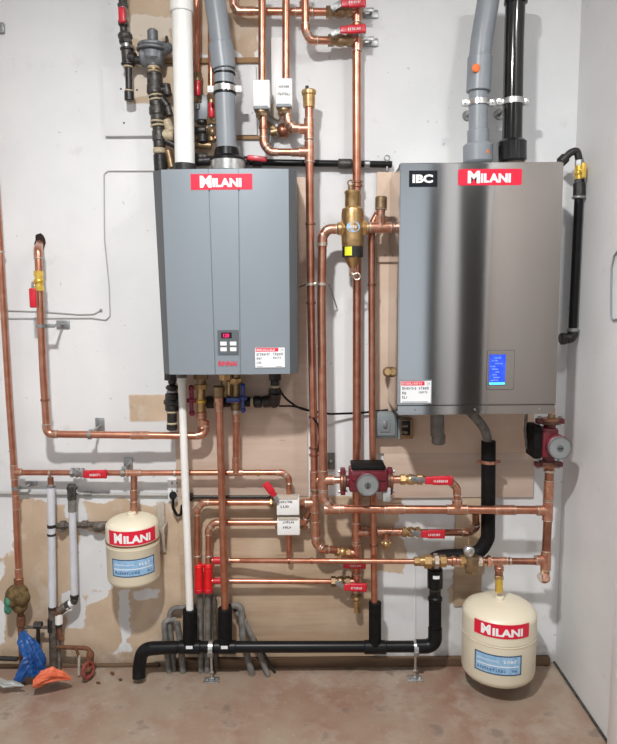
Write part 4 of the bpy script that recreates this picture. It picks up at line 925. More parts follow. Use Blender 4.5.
# ================================================================ BLACK DRAIN PIPES
def drain():
    d = .11; s = S(d)
    t = Thing('drain_pipe', 'long black plastic drain pipe running low along the wall', 'pipe', P(140,676,d))
    path, _ = fillet([P(139,668,d), P(141,648,d), P(160,647,d), P(420,646.5,d), P(434,645,d), P(435,632,d), P(435,590,d)], .045)
    t.part('pipe', MB().tube(path, 6*s, 'black', 24))
    t.part('elbow', MB().tube(fillet([P(139,678,d+.01), P(139,668,d), P(142,649.5,d), P(160,648,d)], .05)[0], 6.9*s, 'black', 20))
    t.part('elbow', MB().tube(fillet([P(416,646.5,d), P(435,646,d), P(435,628,d)], .05)[0], 7.4*s, 'black', 20))
    for x, w, y0 in ((190,7.5,609), (225,7.5,608), (375,6.6,602)):
        mb = MB(); mb.cyl(P(x,y0,d), P(x,645,d), w*s, 'black_matte', 24, b=.002); mb.cyl(P(x-11,647,d), P(x+11,647,d), 7.2*s, 'black', 24, b=.003); t.part('tee', mb)
    t.part('coupling', MB().cyl(P(435,601,d), P(435,596,d), 7.6*s, 'black', 24).cyl(P(435,600,d), P(435,632,d), 6.6*s, 'black_matte', 24))
    t.part('coupling', MB().cyl(P(150,648,d), P(178,647.5,d), 6.8*s, 'black', 24))
    mb = MB(); mb.cyl(P(435,568,d), P(435,588,d), 8*s, 'black', 24, b=.004); mb.cyl(P(435,586,d), P(435,594,d), 6*s, 'iron', 24); t.part('trap_fitting', mb)
    for x in (190, 225, 435):
        y = 647 if x < 400 else 574
        if x == 435: fn = cylfn(P(x,y,d), 8*s, x, y+2, d, -.45)
        else: fn = flat_fn(P(x-4, 649, d+7.4*s), V3(1,0,0), V3(0,0,1))
        mb = MB(); put_rect(mb, fn, 0, 0, 7*s, 3.5*s, 'label_white', .0006, 5); t.part('printed_mark', mb)
drain()
d = .11
t = Thing('insulated_pipe', 'black insulated pipe curving from under the steel boiler to the drain', 'pipe', P(488,441,d))
path, _ = fillet([P(488.5,441,d), P(488,538,d), P(480,552,d), P(466,555.5,d), P(440,556.5,d), P(433,560,d)], .05)
t.part('insulation', MB().tube(path, 7.2*S(d), 'black_matte', 24)); 
path, _ = fillet([P(466,408,.14), P(476,418,.13), P(486,430,.115), P(488.5,450,d)], .1)
t.part('hose', MB().tube(path, 4.6*S(d), 'grey_conduit', 16), label='thin grey hose entering the boiler')
t = Thing('pipe_clamp', 'copper clamp around the black insulated pipe', 'clamp', P(488,461.5,d)); 
mb = MB(); mb.lathe(P(488.3,463,d), Z, [(0,7.2*S(d)),(0,8*S(d)),(.011,8*S(d)),(.011,7.2*S(d))], 'copper_fit', 28); 
for sg in (-1,1): mb.box(P(488.3+sg*9.5,461.5,d), (.018,.014,.009), 'copper_aged', bev=.002)
t.part('clamp_ring', mb); t.part('standoff', MB().cyl(P(488.3,461.5,.08), P(488.3,461.5,.0), .005, 'copper_aged', 10))
# condensate outlet below boiler 2
t = Thing('condensate_trap', 'dark grey plastic condensate outlet below the steel boiler', 'fitting', P(436,415,.12)); 
t.part('trap_body', seg_stack(MB(), [(437,410,437.5,437,14,'grey_conduit')], .12)); t.part('cap', seg_stack(MB(), [(438.5,434,438.5,444,14,'grey_conduit','c')], .12))
def drain_hanger(label, x, ytop, yfoot, d):
    t = Thing('pipe_stand', label, 'clamp', P(x, yfoot, d), 'silver floor stands of the drain pipe')
    s = S(d); c = P(x, 647.3, d); mb = MB(); mb.lathe(c-V3(.008,0,0), X, [(0,6.9*s),(0,7.8*s),(.016,7.8*s),(.016,6.9*s)], 'steel_clamp', 28); mb.box(c+V3(0,-7.6*s,-.012), (.02,.008,.02), 'galv', bev=.002); t.part('clamp_ring', mb)
    mb = MB(); mb.cyl(V3(c.x, c.y, .004), V3(c.x, c.y, c.z-7*s), .0048, 'steel_clamp', 10); mb.cyl(V3(c.x,c.y,.03), V3(c.x,c.y,.04), .009, 'galv', 6); t.part('threaded_rod', mb)
    mb = MB(); mb.box((c.x, c.y, .003), (16*s, .035, .006), 'steel_clamp', bev=.001); mb.cyl((c.x,c.y,.004), (c.x,c.y,.016), .011, 'galv', 6)
    for k in (-1,1): mb.cyl((c.x+k*5.6*s,c.y,.006), (c.x+k*5.6*s,c.y,.012), .006, 'galv', 6)
    t.part('floor_plate', mb)
drain_hanger('silver floor stand holding the drain pipe, left one between the stubs', 211, 640, 682, .11)
drain_hanger('silver floor stand holding the drain pipe, right one near its bend', 415.5, 640, 684, .11)
single('wall_wire', MB().cyl(P(415,552,.004), P(415.5,640,.004), .002, 'wire_white', 8), 'thin grey vertical wire on the white wall above the right floor stand', 'wire')
# white condensate drop
t = Thing('condensate_pipe', 'thin white plastic pipe from the grey heater down to the black drain', 'pipe', P(183,375,.13))
t.part('pipe', MB().tube([P(181.5,372,.125), P(184,450,.125), P(190,614,.112)], 3.9*S(.12), 'white_pvc', 18)); t.part('connector', seg_stack(MB(), [(181.5,371,181.5,378,11,'grey_conduit'),(181.6,377,181.8,384,9.5,'white_pvc')], .125))
# ================================================================ TANKS
def tank(label, cx, d, rpx, ytop, yneck, yseam, ybot, st, bl_, strap, nub, group):
    s = S(d); R = rpx*s; c = P(cx, ybot, d)
    t = Thing('expansion_tank', label, 'tank', V3(c.x, c.y, c.z), group)
    # true height seen on the axis
    zt = P(cx, ytop, d).z-c.z; zs = P(cx, yseam, d).z-c.z
    H = zt
    prof = [(0, R*.02), (0, R*.60), (R*.03, R*.82), (R*.08, R*.92), (R*.15, R*.975), (R*.25, R), (zs-.006, R), (zs-.004, R*1.012), (zs-.0005, R*1.012)]
    t.part('lower_shell', MB().lathe(c, Z, prof, 'cream', 56))
    sh = H-zs
    prof = [(zs-.0005, R*.985), (zs+.002, R*.985), (zs+.004, R*1.005), (zs+.012, R*1.0)]
    z1 = H-R*.37
    prof += [(max(z1, zs+.014), R*1.0)]
    for k in range(1, 12):
        a = k/12*PI/2; prof.append((max(z1, zs+.014)+(H-max(z1, zs+.014))*math.sin(a)**1.0, R*(math.cos(a)**.8)*1.0))
    prof.append((H, R*.10))
    t.part('dome', MB().lathe(c, Z, prof, 'cream', 56))
    sx0, sy0, sx1, sy1 = st
    def wrap(x0, yb, extra):
        u0 = (P(x0, yb, d).x-c.x)
        # compensate for surface standing nearer than the axis
        a0 = math.asin(max(-.98, min(.98, (P(x0, yb, d+R*.85).x-c.x)/R)))
        z0 = P(x0, yb, d+R*.9).z
        return lambda u, v, dd: V3(c.x+(R*1.004+dd)*math.sin(a0+u/R), c.y-(R*1.004+dd)*math.cos(a0+u/R), z0+v)
    sn = S(d+R*.9)
    def arcw(x0, x1):
        a0 = math.asin(max(-.98, min(.98, (P(x0, sy1, d+R*.85).x-c.x)/R))); a1 = math.asin(max(-.98, min(.98, (P(x1, sy1, d+R*.85).x-c.x)/R))); return (a1-a0)*R
    mb = MB(); fn = wrap(sx0, sy1, 0); w = arcw(sx0, sx1); h = (sy1-sy0)*sn
    put_rect(mb, fn, 0, 0, w, h, 'label_red', .0008, 20)
    put_text(mb, fn, 'M', w*.14, h*.15, w*.17, h*.72, 'paper_white', .0014, .05); put_text(mb, fn, 'ILANI', w*.34, h*.15, w*.52, h*.56, 'paper_white', .0014, .045)
    t.part('sticker', mb, label='red sticker with white MILANI lettering')
    bx0, by0, bx1, by1 = bl_
    mb = MB(); fn = wrap(bx0, by1, 0); w = arcw(bx0, bx1); h = (by1-by0)*sn
    put_rect(mb, fn, 0, 0, w, h, 'label_navy', .0006, 20); put_rect(mb, fn, w*.03, h*.06, w*.94, h*.88, 'label_blue', .0010, 20); put_rect(mb, fn, w*.04, h*.48, w*.5, h*.40, 'label_blue', .0012, 8)
    scribble(mb, fn, w*.62, h*.62, w*.30, h*.16, 'label_white', .0014, w*.07); put_rect(mb, fn, w*.05, h*.42, w*.88, h*.05, 'label_white', .0013, 10)
    scribble(mb, fn, w*.08, h*.16, w*.58, h*.15, 'label_navy', .0014, w*.055); scribble(mb, fn, w*.80, h*.18, w*.12, h*.10, 'label_navy', .0014, w*.05)
    scribble(mb, fn, w*.07, h*.66, w*.44, h*.07, 'label_white', .0014, w*.03)
    t.part('data_label', mb, label='blue and white data label')
    if nub: t.part('air_valve_cap', MB().cyl(c+V3(.004,0,.004), c+V3(.004,0,-.010), .014, 'iron_dark'))
    t.part('neck', MB().cyl(c+V3(0,0,H-.006), c+V3(0,0,H+.012), .016, 'cream'))
    return t, c, R, s
t, c, R, s = tank('smaller cream expansion tank hung on the wall at left', 134.5, .115, 27, 515, 510, 541, 580, (109,530,152,545), (113,557.5,151.5,576.5), True, True, 'cream expansion tanks')
t2 = Thing('tank_strap', 'copper-coloured strap and rear bracket around the smaller cream tank', 'strap', V3(c.x+R, -.02, c.z+.1))
zst = P(134, 546.5, .2).z
t2.part('band', MB().lathe(V3(c.x, c.y, zst-.002), Z, [(0, R*1.006), (0, R*1.022), (.005, R*1.022), (.005, R*1.006)], 'copper_aged', 48))
t2.part('bracket', MB().box(V3(c.x+R+.006, -.035, zst+.005), (.006, .07, .03), 'tape').box(V3(c.x+R*.85, -.007, zst-.0), (.03, .008, .20), 'tape', bev=.002))
t, c, R, s = tank('large cream expansion tank hanging just above the floor in the corner', 497.5, .165, 38, 599, 588, 629, 672, (477,622,528.5,637.5), (477,652,519.5,674), False, False, 'cream expansion tanks')
t = Thing('tank_connector', 'yellow brass connector on top of the large corner tank', 'fitting', P(499,583,.166))
t.part('fitting_body', seg_stack(MB(), [(499,566,499,571,10,'copper_fit'),(499,570,499,575,8,'copper_aged'),(499,575,499,579,9,'brass','hex'),(499,578,499,592,8,'brass_yellow')], .166)); t.part('tag', MB().box(P(500.5,584,.182), (4.5*S(.17),.003,9*S(.17)), 'brass_yellow', bev=.001))
# ================================================================ GAS LINE ALONG TOP + REGULATOR STACK
t = Thing('gas_pipe', 'black gas pipe running behind the risers between both boilers', 'pipe', P(300,163,.03))
t.part('pipe', seg_stack(MB(), [(236,162,392,164.5,6.5,'black')], .025))
for sg in [(338,163.7,352,163.9,9.5,'iron'),(252,162.3,262,162.4,9,'iron_dark'),(364,164,370,164.1,7.5,'galv')]: t.part('coupling', seg_stack(MB(), [sg], .025))
t.part('hanger', MB().torus(P(387,158,.03), NY, .009, .0025, 'galv').cyl(P(387,161,.03), P(387,171,.03), .004, 'galv'))
t = Thing('gas_cock', 'red lever gas cock lying on the black pipe behind the grey heater', 'valve', P(258,160,.06))
t.part('lever', MB().box(P(257,158.5,.07), (19*S(.07), .010, 5*S(.07)), 'red', Matrix.Rotation(.10,3,'Y'), .004, 3)); t.part('valve_body', MB().ball(P(246,161,.05), .017, 'iron_dark'))
d = .07
t = Thing('gas_pipe', 'black gas line with drip leg dropping down the top left wall', 'pipe', P(128,60,d))
for sg in [(122.5,-14,123,8,8,'iron'),(123.5,24,124,34,7,'iron'),(128.5,66,129,90,6.5,'iron_dark')]: t.part('pipe', seg_stack(MB(), [sg], d))
t.part('union', seg_stack(MB(), [(125,31,125.5,42,14,'iron','ball'),(125.5,40,126,44,12,'iron','hex'),(126,43,126.5,49,9,'galv')], d))
t.part('tee', seg_stack(MB(), [(127,48,128,66,11,'iron'),(127,48,127,51,13,'iron_dark'),(128,63,128,66,13,'iron_dark'),(128,66,128,68,10,'thread')], d).cyl(P(128,58,d), P(136,59,d), .022, 'iron_dark'))
t.part('cap', seg_stack(MB(), [(129,90,129,92,8.5,'thread'),(129,91,129.3,101,9,'iron_dark')], d))
t.part('nipple', MB().cyl(P(134,60,d), P(144,61,d), .014, 'iron_dark'))
t = Thing('ball_valve', 'red-handled gas valve at the top left, above the grey regulator', 'valve', P(123,15,d))
t.part('valve_body', seg_stack(MB(), [(122.7,4,123,8,9.5,'iron','hex'),(122.8,7,123.4,22,8,'galv'),(123.3,21,123.5,26,9.5,'iron','hex')], d)); t.part('lever', MB().box(P(122,15,d+.03), (6.5*S(d), .013, 14*S(d)), 'red', bev=.005, seg=3).cyl(P(123,14,d), P(123,14,d+.03), .006, 'galv'))
t = Thing('gas_regulator', 'grey cast gas regulator with a round cap at the top left', 'regulator', P(153,60,d))
t.part('regulator_body', seg_stack(MB(), [(141,57,164,57,19,'grey_cast'),(153,62,153,50,23,'grey_cast'),(153.5,67,153.5,60,13,'grey_cast')], d)); t.part('diaphragm_housing', seg_stack(MB(), [(153,52,153,49,31,'grey_cast'),(153,49,153,44.5,29,'grey_cast')], d)); t.part('spring_stack', seg_stack(MB(), [(153,46,152.5,30,10,'grey_cast'),(152.5,31,152.5,29,7,'grey_cast')], d)); t.part('vent', MB().ball(P(167,48,d), .020, 'grey_cast').cyl(P(160,52,d), P(168,46,d+.01), .022, 'grey_cast').cyl(P(166,42,d), P(168,42,d), .02, 'iron'))
t = Thing('gas_pipe', 'thick black iron pipe stack dropping from the regulator to the grey heater', 'pipe', P(160,160,d))
seg = [(153.8,66,154,73,12,'thread'),(154,69,154,71,13,'brass_dull'),(154.5,73,155.5,95,14.5,'iron'),(155,84,155,95,15.5,'iron'),(155.7,95,156,97,14,'thread'),(156,97,156,99,14,'iron_dark'),(156,99,156.3,101,14,'thread'),(156.5,101,158,122,13.5,'iron'),(157,106,157.5,116,15.5,'iron'),(158,121,158,123,15,'thread'),(158,123,158.2,125,14,'iron_dark'),(158.2,125,158.4,127,15,'thread'),(158.5,127,159.5,148,11.5,'iron'),(159,130,159.5,142,13.5,'iron'),(159.5,148,159.5,154,12.5,'thread'),(160,154,161,172,13,'iron_dark')]
t.part('pipe_stack', seg_stack(MB(), seg, d))
mb = MB(); seg_stack(mb, [(160,90,167,90,8,'iron_dark'),(166,84,168,96,8,'iron'),(161,98,168,107,8,'iron_dark'),(167,105,170,116,7,'iron'),(162,135,174,136,11,'thread'),(166,120,171,132,9,'thread'),(164,140,176,146,6,'iron_dark'),(168,150,172,168,8,'brass_dull')], d); t.part('side_outlet', mb)
# brass manifold between vents
t = Thing('brass_manifold', 'dark brass cross piping visible between white vent and grey flue', 'fitting', P(205,137,.05))
t.part('manifold_pipe', seg_stack(MB(), [(190,138,214,138,5,'brass_dull'),(190,144,212,146,8,'brass_dull'),(190,131,206,130,7,'iron')], .05)); t.part('elbow', seg_stack(MB(), [(208,133,218,133,13,'brass_dull','ball'),(211,128,212,142,9,'brass_dull'),(212,129,216,140,8,'copper_aged')], .05)); t.part('union', seg_stack(MB(), [(203,134,203,143,11,'iron_dark')], .06))
t.part('lower_pipe', seg_stack(MB(), [(190,162,222,160,9,'iron_dark'),(195,157,207,157,8,'iron')], .06))
t = Thing('control_box', 'small grey enclosure behind the white vent pipe', 'box', P(200,110,.03)); t.part('cover', MB().box(P(202,109,.03), (16*S(0), .05, 22*S(0)), 'grey_pvc', bev=.003))
t.part('gland', MB().cyl(P(202,119,.03), P(202,124,.03), .018, 'iron'))
# ================================================================ ELECTRICAL
t = Thing('junction_box', 'grey electrical switch box left of the steel boiler underside', 'box', P(386,425,.03))
t.part('back_box', MB().box(P(386,424.5,.035), (22*S(.03), .045, 27*S(.03)), 'grey_box', bev=.008, seg=3)); t.part('cover', MB().box(P(386,424.5,.062), (19*S(.06), .006, 23*S(.06)), 'grey_box', bev=.002).box(P(385,425,.067), (10*S(.06), .004, 14*S(.06)), 'ink_grey', bev=.001)); t.part('switch', MB().box(P(385,424,.072), (4*S(.06), .010, 7*S(.06)), 'galv', bev=.002))
t = Thing('outlet_box', 'small metal outlet box with dark sockets below the boiler corner', 'box', P(406,427,.03))
t.part('back_box', MB().box(P(406,428,.035), (13*S(.03), .05, 20*S(.03)), 'brass_dull', bev=.003).box(P(400,428,.03), (6*S(.03), .04, 22*S(.03)), 'grey_box', bev=.004)); t.part('socket', MB().box(P(406,428,.063), (9*S(.06), .006, 15*S(.06)), 'black', bev=.002))
mb = MB(); fn = flat_fn(P(402.5,434,.068), V3(1,0,0), V3(0,0,1)); scribble(mb, fn, 0, 0, .02, .010, 'thread', .0005); scribble(mb, fn, 0, .025, .02, .008, 'thread', .0005); t.part('terminal', mb)
t = Thing('outlet', 'white wall outlet with a black plug behind the white drain pipe', 'outlet', P(174,490,.0))
t.part('face_plate', MB().box(P(174.5,490,.006), (13.5*S(0), .010, 24*S(0)), 'white_plastic', bev=.003)); 
mb = MB()
for y in (483, 491): 
    for x in (172, 177): mb.box(P(x,y,.012), (.004,.002,.010), 'ink', bev=.0005)
t.part('socket', mb)
t = Thing('power_plug', 'round black plug and cord in the white outlet', 'plug', P(173,495.5,.01)); t.part('plug_body', MB().cyl(P(173,495,.010), P(173,495.5,.04), .0145, 'black', 20)); t.part('cord', MB().tube(fillet([P(173,498,.035), P(173,508,.03), P(177,515.5,.03), P(181,515,.03), P(182,505,.03)], .02)[0], .0055, 'black', 10))
t = Thing('conduit', 'thin grey conduit along the wall from the left edge to the outlet', 'conduit', P(90,494,.01)); t.part('pipe', seg_stack(MB(), [(-8,493,168,495,3.2,'cable_grey')], .010)); t.part('coupling', seg_stack(MB(), [(84,494,92,494.2,5,'galv')], .010))
t = Thing('conduit', 'dark thin conduit from the outlet towards the valve boxes', 'conduit', P(230,497,.02)); t.part('pipe', seg_stack(MB(), [(185,497,276,497,3.4,'iron_dark')], .024)); t.part('coupling', seg_stack(MB(), [(188,497,193,497,8,'iron_dark','hex')], .024))
# thin white wires on upper left wall
single('wall_cable', MB().tube(fillet([P(166,171,.004), P(108,171,.004), P(104,174,.004), P(104.5,240,.004), P(109,285,.004), P(110,316,.004), P(106,320,.004), P(92,318,.004), P(-8,318.5,.004)], .012)[0], .0022, 'wire_grey' if False else 'cable_grey', 8), 'thin grey cable looping down the white wall left of the grey heater', 'cable')
single('wall_cable', MB().tube(fillet([P(-8,310,.004), P(40,311.5,.004), P(80,314.5,.004), P(94,314,.004), P(101,310,.004)], .02)[0], .0022, 'cable_grey', 8).box(P(101,310,.004), (.008,.006,.010), 'galv', bev=.001), 'upper thin grey cable crossing the white wall behind the red-handled riser', 'cable')
# ================================================================ CLAMPS
GC = 'grey metal pipe brackets on the white wall'
clamp_bracket('grey bracket holding the riser just below the left cable crossing', 41, 326, .115, 3.7*S(.115), 13, 8, 10, 0, ax=Z, group=GC)
clamp_bracket('grey bracket on the upper long copper pipe, left of the heater', 90, 435, .11, 3.7*S(.11), 9, 17, 1, -3, group=GC)
clamp_bracket('grey bracket on the lower long copper pipe above the small tank', 123, 473, .065, 3.3*S(.06), 9, 15, 1, -4, group=GC)
clamp_bracket('grey bracket low on the leaning left riser', 16, 488, .06, 3.6*S(.05), 12, 5, 9, 0, ax=Z, group=GC)
clamp_bracket('grey bracket beside the topmost red handle', 357, 8, .055, 4.9*S(.055), 14, 7, 14, 0, ax=Z, group=GC)
clamp_bracket('grey bracket beside the second red handle from the top', 357, 37, .055, 4.9*S(.055), 14, 7, 14, 0, ax=Z, group=GC)
t = Thing('pipe_clamp', 'silver double clamp tying two copper risers left of the air separator', 'clamp', P(316,284,.12))
mb = MB()
for x, dd in ((311,.11),(322,.14)): mb.lathe(P(x,285.5,dd), Z, [(0,4.9*S(dd)),(0,5.9*S(dd)),(.009,5.9*S(dd)),(.009,4.9*S(dd))], 'solder', 20)
mb.box(P(316.5,284,.128), (.02,.006,.009), 'solder', bev=.001); t.part('clamp_ring', mb); t.part('strap', MB().cyl(P(329,284,.13), P(337,308,.01), .003, 'galv', 8).cyl(P(307,284,.11), P(300,287,.02), .003, 'galv', 8))
t = Thing('boiler_bracket', 'round brass knob and bracket on the lower left side of the steel boiler', 'knob', P(387,372,.06)); t.part('knob', MB().cyl(P(388,372,.05), P(388,372,.085), .019, 'brass_dull').cyl(P(388,372,.08), P(388,372,.092), .013, 'brass')); t.part('bracket', MB().box(P(391.5,369,.04), (.016,.05,.06), 'rust', bev=.002))
t = Thing('wall_bracket', 'small grey bracket left of the dial pump behind the riser', 'bracket', P(331,460,.01)); t.part('wall_plate', MB().box(P(331,461,.006), (8*S(0), .010, 17*S(0)), 'grey_conduit', bev=.002)); t.part('bolt', MB().cyl(P(331,461,.010), P(331,461,.02), .006, 'galv', 6))
# cable beside pump 2
single('pump_cable', MB().tube(fillet([P(527,410,.13), P(525,430,.13), P(527,447,.14), P(532,455,.15), P(538,458,.16)], .04)[0], .0058, 'grey_conduit', 10), 'grey cable looping from the boiler to the corner pump', 'cable')
# ================================================================ LOWER LEFT CORNER
d = .06
t = Thing('water_supply_pipe', 'upright grey-white plastic pipe below the long copper pipe, left one', 'pipe', P(51,610,d))
t.part('pipe', MB().cyl(P(51,486,d), P(52.5,610,d), 4*S(d), 'dirty_pvc', 20)); t.part('connector', seg_stack(MB(), [(50.5,477,51,487,6,'copper_aged'),(51,484,51,488,8.5,'galv')], d))
for sg in [(51.5,524,51.5,528,8.9,'iron_dark'),(51.6,533,51.6,536,8.9,'iron_dark'),(52.4,606,52.5,610,8.9,'iron_dark')]: t.part('coupling', seg_stack(MB(), [sg], d))
t = Thing('water_supply_pipe', 'upright grey-white plastic pipe below the long copper pipe, right one', 'pipe', P(73,595,d))
t.part('pipe', MB().cyl(P(72.3,511,d), P(74.5,596,d), 3.8*S(d), 'dirty_pvc', 20)); t.part('connector', seg_stack(MB(), [(72,497,72.3,512,8.4,'grey_conduit'),(68,487,75,487,7,'iron'),(71.5,486,72,500,9,'iron')], d).box(P(72,488,d), (.036,.025,.014), 'iron', bev=.004))
t.part('coupling', seg_stack(MB(), [(74.4,594,74.5,598,9,'iron_dark')], d))
t = Thing('bleed_pipe', 'old dark iron cross pipe running to behind the small tank', 'pipe', P(80,525,.03))
t.part('pipe', seg_stack(MB(), [(48,526,110,524,6,'pipe_old')], .03)); t.part('union', seg_stack(MB(), [(60,525.5,66,525,9,'pipe_old','hex'),(82,524.5,88,524.5,8,'pipe_old','hex'),(92,527,106,527,11,'pipe_old','ball')], .03)); t.part('hose_end', MB().tube(fillet([P(66,527,.03),P(62,532,.04),P(58,529,.04)],.02)[0], .004, 'pipe_old', 8))
# y-fitting
t = Thing('drain_fitting', 'angled white and rusty fitting joining the two plastic pipes', 'fitting', P(62,612,d))
t.part('elbow', seg_stack(MB(), [(75,598,73,603,8,'iron'),(73,602,66,607,8,'white_plastic'),(70,604,66,606,9,'iron','hex'),(66,606,60,611,9,'pipe_old'),(60,608,58,615,8,'rust')], d)); t.part('white_socket', seg_stack(MB(), [(59,613,59,624,8,'white_plastic'),(59,623,59,627,7,'iron_dark')], d)); t.part('tail', seg_stack(MB(), [(59,626,60.5,639,5,'rust'),(60,637,63,641,5,'rust')], d))
t = Thing('iron_pipe', 'dirty iron pipe under the left plastic pipe going to the slab', 'pipe', P(52,660,d)); t.part('pipe', MB().cyl(P(52.5,609,d), V3(P(53,660,d).x, -d, .002), 4.2*S(d), 'pipe_old', 16)); t.part('coupling', seg_stack(MB(), [(52,618,52,632,9,'iron_dark'),(53,612,53,617,8,'pipe_old')], d))
t = Thing('iron_pipe', 'second dirty iron pipe beside the first, going to the slab', 'pipe', P(57,660,d)); t.part('pipe', MB().cyl(P(58,640,.045), V3(P(58,660,.045).x, -.045, .002), 2.6*S(d), 'grey_conduit', 14))
t = Thing('iron_pipe', 'thin horizontal iron pipe above the blue bag', 'pipe', P(40,627,.06)); t.part('pipe', seg_stack(MB(), [(22,627,50,627.5,3.2,'pipe_old')], .06)); t.part('tee', seg_stack(MB(), [(34,625,42,625,7,'iron','hex'),(38,626,38.5,645,4,'iron_dark')], .06))
t = Thing('corroded_valve', 'corroded brown valve at the foot of the left copper riser', 'valve', P(18,600,.07))
mb = MB(); mb.ball(P(17,594,.07), .042, 'corroded', Z, .9); mb.ball(P(12,600,.085), .028, 'corroded'); mb.ball(P(22,598,.08), .03, 'corroded'); mb.ball(P(20,606,.07), .028, 'corroded'); t.part('valve_body', mb); mb = MB(); mb.ball(P(8.5,602,.10), .016, 'verdigris', Z, 1.3).ball(P(8,609,.10), .014, 'verdigris', Z, 1.5); t.part('drain_plug', mb, label='green corroded plug'); 
t.part('nut', seg_stack(MB(), [(18.5,578,18.8,587,9,'copper_aged','hex')], .06))
t = Thing('iron_pipe', 'rusty pipe below the corroded valve behind the blue bag', 'pipe', P(21,640,.06)); t.part('pipe', MB().cyl(P(20.5,612,.06), V3(P(22,660,.06).x, -.06, .002), 3.4*S(.06), 'rust', 14)); t.part('coupling', seg_stack(MB(), [(21,616,21,626,9,'rust')], .06)); t.part('stub', seg_stack(MB(), [(-8,658,18,659,5,'iron_dark')], .05))
# bags: pleated, twisted film wraps
def wrap_bag(label, tubes, m, seed):
    from mathutils import noise as mn
    mb = MB()
    for ti, px in enumerate(tubes):
        ctr = [P(*p[:3]) for p in px]; rad = [p[3]*S(p[2]) for p in px]; sq = [p[4] if len(p) > 4 else 1 for p in px]
        n = 9; pts = []; rs = []; qs = []
        for i in range(len(ctr)-1):
            for k in range(n):
                u = k/n; uu = u*u*(3-2*u)
                pts.append(ctr[i].lerp(ctr[i+1], u)); rs.append(rad[i]+(rad[i+1]-rad[i])*uu); qs.append(sq[i]+(sq[i+1]-sq[i])*uu)
        pts.append(ctr[-1]); rs.append(rad[-1]); qs.append(sq[-1]); seg = 40; vs = []
        _, u0, v0 = frame(ctr[-1]-ctr[0])
        for i, p in enumerate(pts):
            for k in range(seg):
                a = 2*PI*k/seg; e = u0*math.cos(a)+v0*math.sin(a)
                f = 1+.16*math.sin(5*a+seed+i*.10)+.10*math.sin(11*a+seed*2-i*.16)+.22*mn.noise((p+e*rs[i])*30+Vector((seed,ti,0)))-.25*abs(mn.noise((p+e*rs[i])*55))
                q = e*rs[i]*f; q.z *= qs[i]; w = p+q
                w.y = min(w.y, -.004); w.z = max(w.z, .002); vs.append(w)
        N = len(pts)
        fs = [[i*seg+k, i*seg+(k+1) % seg, (i+1)*seg+(k+1) % seg, (i+1)*seg+k] for i in range(N-1) for k in range(seg)]+[list(range(seg))[::-1], [(N-1)*seg+k for k in range(seg)]]
        mb.add(vs, fs, m)
    o = single('plastic_bag', mb, label, 'bag'); o.data.set_sharp_from_angle(angle=math.radians(26)); return o
wrap_bag('crumpled blue plastic wrap around the pipe on the floor at left', [[(22,631,.10,2.5),(25,640,.12,6.5),(30,652,.13,8.5),(35,664,.13,10.5),(37,673,.13,9,.8)], [(33,656,.13,7),(26,668,.15,7),(19,679,.16,5,.8),(15,683,.16,2.5,.7)]], 'blue_bag', 3)
wrap_bag('crumpled orange bag lying on the floor beside the blue wrap', [[(33,684,.21,4,1),(41,678,.20,8.5,.8),(52,674,.19,9,.75),(62,675,.18,6,.7),(71,679,.17,2,.8)]], 'orange_bag', 8)
wrap_bag('scrap of clear crumpled plastic on the floor at the far left', [[(-3,679,.18,3,.6),(6,684,.19,4.5,.5),(16,684,.18,3,.6),(24,686,.19,1,.6)]], 'clear_plastic', 12)
# red valve near floor
t = Thing('hose_bib', 'rusty hose tap with a faded red handle standing near the slab', 'valve', P(90,660,.08))
t.part('supply_pipe', MB().tube(fillet([P(57,647,.06), P(86,648,.06), P(91,651,.07), P(90,664,.08)], .02)[0], 2.2*S(.06), 'rust', 12)); t.part('valve_body', seg_stack(MB(), [(90,650,91,660,8,'rust','ball'),(90,657,89,682,8,'rust'),(79,655,79,675,3,'tape'),(76,648,79,657,3,'rust')], .08))
c = P(88,670,.11); mb = MB(); mb.torus(c, (.9,-.45,.1), .028, .006, 'faded_red', 20)
for a in range(4): mb.cyl(c, c+V3(math.cos(a*PI/2)*.45*.028, math.cos(a*PI/2)*.9*.028, math.sin(a*PI/2)*.028), .005, 'faded_red', 8)
mb.ball(c, .012, 'rust'); t.part('handwheel', mb, label='faded red handwheel')
# grey conduits into the slab
def conduit(label, px, r, m='grey_conduit'):
    pts = [P(*p) for p in px]; pts[-1].z = .0015 + 0
    path, _ = fillet(pts, .03); single('electrical_conduit', MB().tube(path, r, m, 14), label, 'conduit', 'grey plastic conduits entering the slab behind the drain')
conduit('grey conduit, outermost left of those bending toward the tank', [(176,620,.03),(164,620,.04),(165,640,.045),(169,664,.05)], .011)
conduit('grey conduit, second in from the left behind the white pipe', [(196,607,.03),(170,608,.03),(169.5,624,.03),(174,662,.04)], .010)
conduit('grey conduit ending just right of the white pipe stub', [(177,622,.05),(180,640,.05),(183,664,.05)], .012)
conduit('left of the two upright grey conduits under the red fittings', [(200,592,.05),(200,630,.05),(201,665,.05)], .011)
conduit('right of the two upright grey conduits under the red fittings', [(208,592,.05),(208,630,.05),(207,665,.05)], .011)
conduit('thin grey conduit between the red fittings and copper drop', [(214,596,.04),(215,630,.04),(216,664,.04)], .009, 'pipe_old')
conduit('thick grey conduit right of the copper drop stub', [(232,606,.05),(241,606,.05),(243,640,.06),(252,667,.07)], .013)
conduit('slanting grey conduit, outermost right of the group', [(236,612,.05),(244,620,.05),(258,650,.06),(268,668,.08)], .010)
conduit('thin slanting dark conduit crossing the right grey ones', [(228,604,.03),(240,615,.03),(262,650,.04),(275,666,.06)], .005, 'iron_dark')
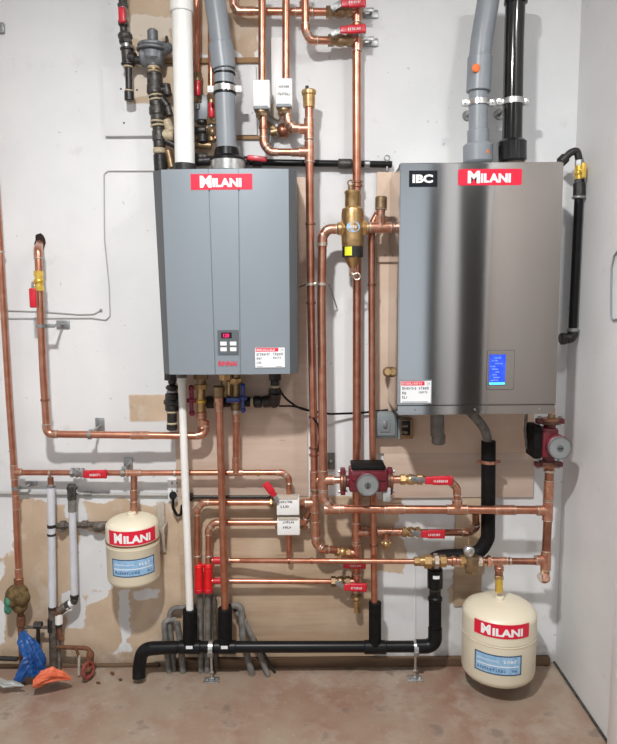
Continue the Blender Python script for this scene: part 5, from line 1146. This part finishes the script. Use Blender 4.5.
for i, (x, y, dd, w) in enumerate(((22,664,.12,.03),(112,664,.06,.025),(120,668,.1,.02),(98,672,.12,.02),(532,676,.06,.03),(545,668,.02,.02))):
    c = P(x, y, dd); c.z = .004; mb = MB(); mb.ball(c, w*.5, 'rust' if i % 2 else 'pipe_old', (random.random(), .3, .2), .5, 8, 5)
    for k in range(len(mb.v)): mb.v[k] = V3(mb.v[k].x+random.uniform(-.003,.003), mb.v[k].y, max(.0005, mb.v[k].z*.6))
    single('rubble_chip', mb, ('small crumb of rubble near the foot of the wall, ' + ('by the blue wrap','below the small tank','just left of the drain bend','right of the hose tap','right of the corner tank','in the right corner')[i]), 'rubble', 'crumbs of rubble on the slab')
# ================================================================ LIGHT, WORLD, CAMERA
w = bpy.data.worlds.new('garage_daylight'); SC.world = w; w.use_nodes = True
bg = w.node_tree.nodes['Background']; bg.inputs[0].default_value = (.82,.915,1.0,1); bg.inputs[1].default_value = .88
def area(name, loc, rot, sx, sy, e, col):
    l = bpy.data.lights.new(name, 'AREA'); l.shape = 'RECTANGLE'; l.size = sx; l.size_y = sy; l.energy = e; l.color = col
    o = bpy.data.objects.new(name, l); COL.objects.link(o); o.location = loc; o.rotation_euler = rot; return o
for lx, ly, en, lab in ((-.36, -1.95, 90, 'square ceiling lamp above and left of the viewer'), (.80, -1.5, 13, 'square ceiling lamp above and right of the viewer')):
    t = Thing('ceiling_light', lab, 'lamp', (lx,ly,CEIL)); t.part('housing', MB().box((lx,ly,CEIL-.012), (.26,.26,.024), 'white_plastic', bev=.004))
    area('lamp_ceiling', (lx,ly,CEIL-.03), (0,0,0), .13, .13, en, (1,.985,.97))
cam = bpy.data.cameras.new('camera'); co = bpy.data.objects.new('camera', cam); COL.objects.link(co)
cam.sensor_fit = 'VERTICAL'; cam.sensor_height = 24; cam.lens = FPX/744*24; cam.clip_start = .01
M = Matrix((RT, UP, -F)).transposed().to_4x4(); M.translation = CAM; co.matrix_world = M
SC.camera = co
SC.view_settings.view_transform = 'Standard'; SC.view_settings.look = 'None'; SC.view_settings.gamma = 1; SC.view_settings.exposure = 0
SC.view_settings.use_curve_mapping = False
SC.cycles.max_bounces = 8
